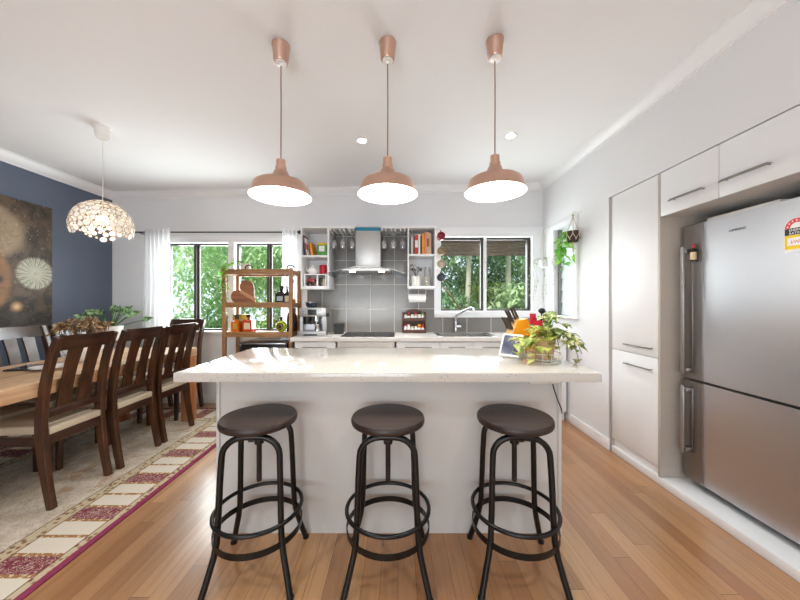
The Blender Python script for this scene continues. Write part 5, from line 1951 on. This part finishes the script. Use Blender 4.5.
t = thing('spice_rack', 'dark wooden two-tier spice rack with curved top on the far worktop', 'spice rack', (0.198, 3.86, 0.9))
b = MB()
b.box(-0.145, -0.133, -0.045, 0.045, 0.0, 0.255, 0.001).box(0.133, 0.145, -0.045, 0.045, 0.0, 0.255, 0.001)
for zz in (0.004, 0.150):
    b.box(-0.133, 0.133, -0.045, 0.045, zz, zz + 0.012)
    b.box(-0.133, 0.133, -0.045, -0.037, zz + 0.012, zz + 0.035)
b.done('frame', 'rackwood', t)
top = [(-0.133, 0.012), (0.133, 0.012), (0.133, 0.245)] + [(0.105, 0.252), (0.085, 0.272), (0.05, 0.287), (0, 0.293), (-0.05, 0.287), (-0.085, 0.272), (-0.105, 0.252)] + [(-0.133, 0.245)]
MB().prism(top, 0.036, 0.045, 'y').done('back_board', 'rackwood', t)
caps = ['black', 'red', 'black', 'red', 'darkglass', 'tin_green', 'red', 'paper', 'black', 'black', 'orange_box', 'red']
fill = ['cream', 'brownglass', 'cream', 'tan', 'paper', 'cream', 'paper', 'paper', 'tan', 'cream', 'amber', 'redc']
MT['redc'] = plain('paprika', '#c4472a', 0.6)
capn = {'black': 'black', 'red': 'red', 'darkglass': 'dark', 'tin_green': 'green', 'paper': 'white', 'orange_box': 'orange'}
filn = {'cream': 'cream', 'brownglass': 'brown', 'tan': 'tan', 'paper': 'white', 'amber': 'amber', 'redc': 'red'}
ordn = ['first', 'second', 'third', 'fourth', 'fifth', 'sixth']
for k in range(12):
    row, i = k // 6, k % 6
    xx = -0.108 + i * 0.0432
    zz = 0.162 if row == 0 else 0.016
    t = thing('spice_jar', f'spice jar with {capn[caps[k]]} cap and {filn[fill[k]]} contents, {ordn[i]} from left on the {"upper" if row == 0 else "lower"} rack tier', 'spice jar', (0.198 + xx, 3.86 - 0.012, 0.9 + zz), 0, 'spice jars in the rack')
    MB().lathe([(0, 0), (0.0185, 0), (0.0195, 0.002), (0.0195, 0.060), (0.015, 0.068), (0, 0.068)], n=18).done('jar', fill[k], t)
    MB().lathe([(0, 0.0682), (0.017, 0.0682), (0.017, 0.086), (0, 0.087)], n=18).done('cap', caps[k], t)
    MB().lathe([(0.0196, 0.018), (0.0201, 0.018), (0.0201, 0.048), (0.0196, 0.048)], n=18).done('label', 'paper', t)

# ---- on the island: display, knife block, red jar, plant
IZt = 0.93
t = thing('smart_display', 'small tablet display with white frame tilted on the island top', 'tablet', (0.720, 1.955, IZt), math.radians(-46))
b = MB()
b.prism([(-0.040, 0), (0.070, 0), (0.052, 0.112), (0.020, 0.124)], -0.050, 0.050, 'x')
b.done('base', 'offwhite', t)
Rm = Matrix.Translation((0, -0.048, 0.012)) @ Matrix.Rotation(math.radians(-27), 4, 'X')
MB().box(-0.066, 0.066, -0.010, 0.0, 0, 0.148, 0.003, Rm).done('frame', 'white', t)
MB().box(-0.055, 0.055, -0.0112, -0.0102, 0.012, 0.137, 0, Rm).done('screen', 'screen', t)

t = thing('knife_block', 'amber yellow slanted knife block on the far side of the island top', 'knife block', (0.885, 2.235, IZt), math.radians(10))
out = [(-0.095, 0.115), (-0.06, 0.215), (0.02, 0.235), (0.105, 0.0), (0.02, 0.0)]
MB().prism(out, -0.05, 0.05, 'y').done('block', 'orange_box', t)
MB().prism([(-0.0955, 0.1165), (-0.0615, 0.2145), (-0.0585, 0.2135), (-0.0925, 0.1155)], -0.0485, 0.0485, 'y').done('front_face', 'peach', t)
kn = thing('kitchen_knife', 'black handled kitchen knife in the amber block, first of a row', 'knife', (0, 0, 0), 0, 'knives in the knife block')
dv = V((-0.46, 0, 0.90)).normalized()
MB().strip([V((0, 0, -0.004)), dv * 0.02, dv * 0.055, dv * 0.08, dv * 0.098 + V((-0.004, 0, 0))], (0, 1, 0), 0.0055, [0.006, 0.0075, 0.0065, 0.008, 0.0065]).done('handle', 'knife', kn)
MB().strip([dv * -0.012, dv * 0.006], (0, 1, 0), 0.006, 0.0085).done('bolster', 'chrome', kn)
Rk = Matrix.Rotation(math.radians(10), 4, 'Z')
spots = [(-0.083, -0.030, 0.153), (-0.083, 0.002, 0.153), (-0.083, 0.033, 0.153), (-0.066, -0.016, 0.203), (-0.066, 0.018, 0.203), (-0.040, 0.0, 0.221), (-0.015, 0.01, 0.227)]
nmk = ['nearest the camera on the lower slope', 'in the middle of the lower slope', 'farthest on the lower slope', 'at the near upper edge', 'at the far upper edge', 'on the top face at the left', 'on the top face at the right']
for i, sp in enumerate(spots):
    w_ = Rk @ V(sp)
    loc = (0.885 + w_.x, 2.235 + w_.y, IZt + w_.z)
    lb = 'black handled kitchen knife in the amber block, ' + nmk[i]
    if i == 0:
        kn.location = loc
        kn.rotation_euler = (0, 0, math.radians(10))
        kn['label'] = lb
    else:
        dup(kn, loc, math.radians(10), lb)
for (x, y, lab) in ((0.815, 2.165, 'small clear glass shaker before the knife block, left of two'), (0.862, 2.150, 'small clear glass shaker before the knife block, right of two')):
    t = thing('glass_shaker', lab, 'salt shaker', (x, y, IZt), 0, 'glass shakers on the island')
    MB().lathe([(0, 0), (0.019, 0), (0.021, 0.003), (0.018, 0.05), (0.014, 0.06), (0.012, 0.06), (0.016, 0.048), (0.018, 0.006), (0, 0.005)], n=18).done('glass', 'tumbler', t)
    MB().lathe([(0, 0.0602), (0.0145, 0.0602), (0.0145, 0.070), (0.008, 0.078), (0, 0.078)], n=16).done('cap', 'chrome', t)
    MB().lathe([(0, 0.0055), (0.0155, 0.0055), (0.0148, 0.034), (0, 0.034)], n=14).done('salt', 'paper', t)

t = thing('utensil_jar', 'tall glossy red utensil jar on the island behind the potted plant', 'utensil jar', (0.952, 2.085, IZt))
MB().lathe([(0, 0), (0.038, 0), (0.041, 0.004), (0.043, 0.225), (0.040, 0.226), (0.037, 0.01), (0, 0.008)], n=26).done('jar', 'red', t)
for (dx, dy, hh, mt, lab, kind) in ((0.012, 0.008, 0.255, 'chrome', 'steel ladle handle standing in the red jar', 'ladle'), (-0.014, 0.012, 0.215, 'red', 'red spatula standing in the red jar', 'spatula'), (0.0, -0.014, 0.27, 'black', 'black serving spoon standing in the red jar', 'serving_spoon')):
    t = thing(kind, lab, kind.replace('_', ' '), (0.952 + dx * 0.4, 2.085 + dy * 0.4, IZt + 0.010))
    top = V((dx * 2.2, dy * 1.5, hh))
    MB().tube([(0, 0, 0.0), top * 0.5, top], 0.0042, 8).done('handle', mt, t)
    if kind == 'spatula':
        MB().bx((top.x - 0.002, top.y, top.z + 0.012), (0.042, 0.008, 0.07), 0.003).done('blade', mt, t)
    else:
        MB().sphere((top.x, top.y, top.z + 0.012), 0.024, 14, 10, (1, 0.45, 0.75)).done('bowl', mt, t)

# potted pothos in a wire stand
PX, PY = 0.862, 1.835
t = thing('wire_stand', 'pale wire plant stand on the island holding the beige pot', 'plant stand', (PX, PY, IZt))
b = MB()
for zz, rr in ((0.004, 0.088), (0.052, 0.090), (0.016, 0.075)):
    b.tube([(rr * math.cos(2 * PI * k / 32), rr * math.sin(2 * PI * k / 32), zz) for k in range(32)], 0.0028, 6, closed=True)
for k in range(12):
    a = 2 * PI * k / 12
    b.tube([(0.075 * math.cos(a), 0.075 * math.sin(a), 0.016), (0.088 * math.cos(a), 0.088 * math.sin(a), 0.004), (0.090 * math.cos(a), 0.090 * math.sin(a), 0.052)], 0.002, 5)
for k in range(5):
    o_ = -0.05 + 0.025 * k
    l_ = math.sqrt(0.075 ** 2 - o_ ** 2)
    b.tube([(o_, -l_, 0.016), (o_, l_, 0.016)], 0.002, 5)
b.done('wire_basket', 'wire', t)
t = thing('potted_pothos', 'trailing variegated yellow-green plant in beige pot on the island top', 'potted plant', (PX, PY, IZt + 0.0185))
MB().lathe([(0, 0), (0.047, 0), (0.050, 0.004), (0.062, 0.115), (0.066, 0.116), (0.067, 0.132), (0.060, 0.133), (0.058, 0.118), (0, 0.118)], n=32).done('pot', 'terracotta', t)
rnd = random.Random(42)
bl, by, bs = MB(), MB(), MB()
ztop = 0.122
vines = [(-0.205, -0.03, -0.09, 'y'), (-0.165, -0.08, -0.125, 'y'), (-0.19, 0.0, -0.03, 'y'), (-0.14, -0.04, -0.05, 'y'), (-0.10, -0.105, -0.12, 'y'),
         (0.20, -0.04, -0.09, 'g'), (0.155, -0.09, -0.13, 'g'), (0.215, 0.02, -0.05, 'g'), (0.135, -0.10, -0.05, 'g'), (0.18, 0.05, 0.01, 'g'),
         (0.04, -0.10, -0.06, 'y'), (-0.03, -0.115, -0.105, 'y'), (0.10, 0.05, 0.12, 'g'), (0.06, 0.02, 0.16, 'g'), (0.02, 0.05, 0.135, 'g'), (0.125, 0.0, 0.08, 'g'), (-0.06, -0.03, 0.03, 'y')]
for (ex, ey, ez, c) in vines:
    up = (0.05 if ex > -0.06 else 0.012) + max(0, ez) * 0.6
    p = [(0.15 * ex, 0.15 * ey, ztop), (0.45 * ex, 0.45 * ey, ztop + up), (0.85 * ex, 0.85 * ey, ztop + ez * 0.35 + up * 0.5), (ex, ey, ztop + ez)]
    vine(by if c == 'y' else bl, bs, p, 9, 0.066, 0.046, rnd, 0.002)
for k in range(46):
    a = rnd.uniform(0, 2 * PI)
    r = rnd.uniform(0.01, 0.06)
    z = ztop + rnd.uniform(0.0, 0.05)
    (bl if math.cos(a) > -0.2 else by).leaf((r * math.cos(a), r * math.sin(a), z), (math.cos(a), math.sin(a), rnd.uniform(0.1, 0.9)), (0, 0, 1), 0.07, 0.042, 0.3)
bl.done('variegated_leaves', 'leaf_var', t, fix=False)
by.done('yellow_leaves', 'leaf_var_y', t, fix=False)
bs.done('stem', 'stem', t)

# ---- hanging plants by the frosted window
t = thing('hanging_planter', 'brown pot in knotted macrame hanger before the frosted louvre window', 'hanging plant', (XR - 0.075, 3.12, 1.875))
MB().lathe([(0, 0), (0.038, 0), (0.050, 0.015), (0.058, 0.07), (0.056, 0.115), (0.051, 0.116), (0.051, 0.10), (0, 0.10)], n=26).done('pot', 'brownpot', t)
b = MB()
for k in range(6):
    a = 2 * PI * k / 6
    a2 = a + PI / 6
    a0 = a - PI / 6
    b.tube([(0, 0, 0.262), (0.030 * math.cos(a), 0.030 * math.sin(a), 0.18), (0.061 * math.cos(a), 0.061 * math.sin(a), 0.115), (0.062 * math.cos(a), 0.062 * math.sin(a), 0.085)], 0.0032, 6)
    for q in (a0, a2):
        b.tube([(0.062 * math.cos(a), 0.062 * math.sin(a), 0.085), (0.057 * math.cos(q), 0.057 * math.sin(q), 0.035), (0.02 * math.cos(a), 0.02 * math.sin(a), -0.014)], 0.0032, 6)
b.tube([(0, 0, -0.012), (0, 0, -0.03), (0.004, 0, -0.10)], [0.010, 0.012, 0.005], 8)
b.lathe([(0.010, 0.262), (0.014, 0.272), (0.010, 0.285), (0, 0.288)], n=10)
b.done('macrame', 'twine', t)
bl, bs = MB(), MB()
rnd = random.Random(8)
for (ex, ey, ln) in ((-0.035, 0.12, 0.32), (-0.05, 0.16, 0.22), (-0.05, 0.10, 0.36), (-0.055, 0.04, 0.12), (-0.02, 0.19, 0.26)):
    p = [(0, 0, 0.10), (ex * 0.7, ey * 0.6, 0.12), (ex, ey, 0.06)] + [(ex - 0.01 * math.sin(k * 1.7), ey + 0.015 * math.sin(k * 2.3), 0.06 - ln * k / 4) for k in range(1, 5)]
    vine(bl, bs, p, 8, 0.088, 0.082, rnd)
bl.leaf((-0.02, -0.05, -0.12), (0, -0.3, -1), (-1, 0, 0), 0.08, 0.065)
bl.done('leaves', 'leaf_bright', t, fix=False)
bs.done('stem', 'stem', t)
t = thing('wall_hook', 'small white hook on the right wall holding the macrame hanger', 'hook', (XR, 3.12, 2.155))
MB().tube([(0, 0, 0.03), (-0.075, 0, 0.032), (-0.085, 0, 0.015), (-0.075, 0, 0.003), (-0.068, 0, 0.010)], 0.004, 8).done('arm', 'white', t)
MB().lathe([(0, -0.006), (0.016, -0.006), (0.016, 0.0), (0, 0.0)], (0, 0, 0.03), 16, 'x').done('plate', 'white', t)

t = thing('hanging_pot', 'small white hanging pot of fine trailing stems in the window corner', 'hanging plant', (1.735, 3.70, 1.69))
MB().lathe([(0, 0), (0.03, 0), (0.045, 0.02), (0.050, 0.085), (0.046, 0.086), (0.044, 0.07), (0, 0.07)], n=22).done('pot', 'white', t)
b = MB()
for k in range(3):
    a = 2 * PI * k / 3 + 0.5
    b.tube([(0.05 * math.cos(a), 0.05 * math.sin(a), 0.08), (0.0, 0.0, 0.46)], 0.0016, 5)
b.tube([(0, 0, 0.455), (0.02, 0, 0.475), (0.093, 0, 0.48)], 0.0025, 6)
b.done('hanging_cord', 'twine', t)
bl, bs = MB(), MB()
rnd = random.Random(18)
for (ex, ey, ln) in ((-0.10, -0.03, 0.36), (-0.13, 0.02, 0.20), (-0.05, -0.10, 0.46), (0.01, -0.20, 0.28), (0.02, -0.26, 0.16), (-0.09, 0.06, 0.45), (-0.03, -0.14, 0.42), (-0.15, 0.04, 0.42)):
    p = [(0, 0, 0.07), (ex * 0.5, ey * 0.5, 0.115), (ex * 0.9, ey * 0.9, 0.06)] + [(ex + 0.012 * math.sin(k * 2.0 + ex * 30), ey, 0.05 - ln * k / 4) for k in range(1, 5)]
    vine(bl, bs, p, 10, 0.030, 0.019, rnd, 0.0011)
bl.done('leaves', 'leaf_pale', t, fix=False)
bs.done('stem', 'stem', t)

# ---- left corner: leafy plant on a stand
t = thing('plant_stand', 'round timber plant stand in the corner behind the dining table', 'plant stand', (-3.24, 3.52, RZ))
MB().lathe([(0, 0.82), (0.13, 0.82), (0.13, 0.842), (0, 0.842)], n=28).done('top', 'shelfwood_x', t)
for k in range(3):
    a = 2 * PI * k / 3 + 0.3
    MB().tube([(0.12 * math.cos(a), 0.12 * math.sin(a), 0.0), (0.085 * math.cos(a), 0.085 * math.sin(a), 0.82)], [0.012, 0.016], 10).done('leg', 'shelfwood', t)
t = thing('striped_leaf_plant', 'striped-leaf plant in white pot in the corner by the blue wall', 'potted plant', (-3.24, 3.52, RZ + 0.842))
MB().lathe([(0, 0), (0.080, 0), (0.085, 0.004), (0.105, 0.16), (0.099, 0.161), (0.094, 0.135), (0, 0.135)], n=30).done('pot', 'white', t)
b, bs = MB(), MB()
rnd = random.Random(12)
for k in range(20):
    a = 2 * PI * k / 20 * 3.0 + rnd.uniform(-.3, .3)
    el = rnd.uniform(0.35, 1.25)
    r0 = 0.10 + 0.10 * (1.3 - el)
    tip = V((math.cos(a) * r0 * math.cos(el) * 1.5, math.sin(a) * r0 * 0.8 * math.cos(el) * 1.5, 0.15 + 0.17 * math.sin(el)))
    bs.tube([(0, 0, 0.13), tip * 0.55 + V((0, 0, 0.06)), tip], 0.004, 6)
    b.leaf(tip, (math.cos(a), math.sin(a) * 0.5, 0.45 * math.sin(el) + 0.15), (0.35, -1.0, 0.55), rnd.uniform(0.12, 0.165), 0.072, 0.10, 0.12)
b.done('leaves', 'leaf_agl', t, fix=False)
bs.done('stem', 'leaf_dark', t)

# ---- on the dining table
t = thing('dried_flowers', 'brown dried flower arrangement in a low white bowl on the dining table', 'dried flowers', (-2.63, 2.60, TZ))
MB().lathe([(0, 0), (0.06, 0), (0.07, 0.01), (0.125, 0.10), (0.13, 0.155), (0.123, 0.156), (0.115, 0.10), (0, 0.05)], n=30).done('bowl', 'white', t)
b, bs = MB(), MB()
rnd = random.Random(77)
for k in range(34):
    a = rnd.uniform(0, 2 * PI)
    r = math.sqrt(rnd.random()) * 0.20
    e = V((r * math.cos(a) * 1.05, r * math.sin(a), 0.27 + 0.06 * (1 - (r / 0.2) ** 2) + rnd.uniform(-.03, .03)))
    bs.tube([(e.x * 0.25, e.y * 0.25, 0.08), (e.x * 0.75, e.y * 0.75, 0.19), e], 0.0022, 5)
    for q in range(15):
        d = V((rnd.gauss(0, 1), rnd.gauss(0, 1), rnd.gauss(0.3, 0.9)))
        b.leaf(e + d.normalized() * 0.008, d, (rnd.random(), rnd.random(), 1), rnd.uniform(0.03, 0.055), rnd.uniform(0.015, 0.028), 0.3, 0.2)
b.done('petals', 'dried', t, fix=False)
bs.done('stem', 'brownpot', t)
t = thing('serving_plate', 'white plate on the dining table before the dried flowers', 'plate', (-2.56, 2.30, TZ))
MB().lathe([(0, 0), (0.06, 0), (0.065, 0.004), (0.115, 0.020), (0.115, 0.023), (0.062, 0.009), (0, 0.008)], n=36).done('plate', 'white', t)
t = thing('tablet_computer', 'flat black tablet lying on the dining table left of the plate', 'tablet', (-2.76, 2.33, TZ), 0.25)
MB().box(-0.075, 0.075, -0.11, 0.11, 0, 0.012, 0.004).done('body', 'black', t)
MB().box(-0.066, 0.066, -0.10, 0.10, 0.0121, 0.0128).done('screen', 'darkglass', t)

# wall plate beside the left curtain
t = thing('wall_socket', 'small dark wall socket low beside the left sheer curtain', 'power outlet', (-3.06, D, 0.985))
MB().box(-0.022, 0.022, -0.008, 0, -0.03, 0.03, 0.002).done('plate', 'black', t)
bpy.context.view_layer.update()
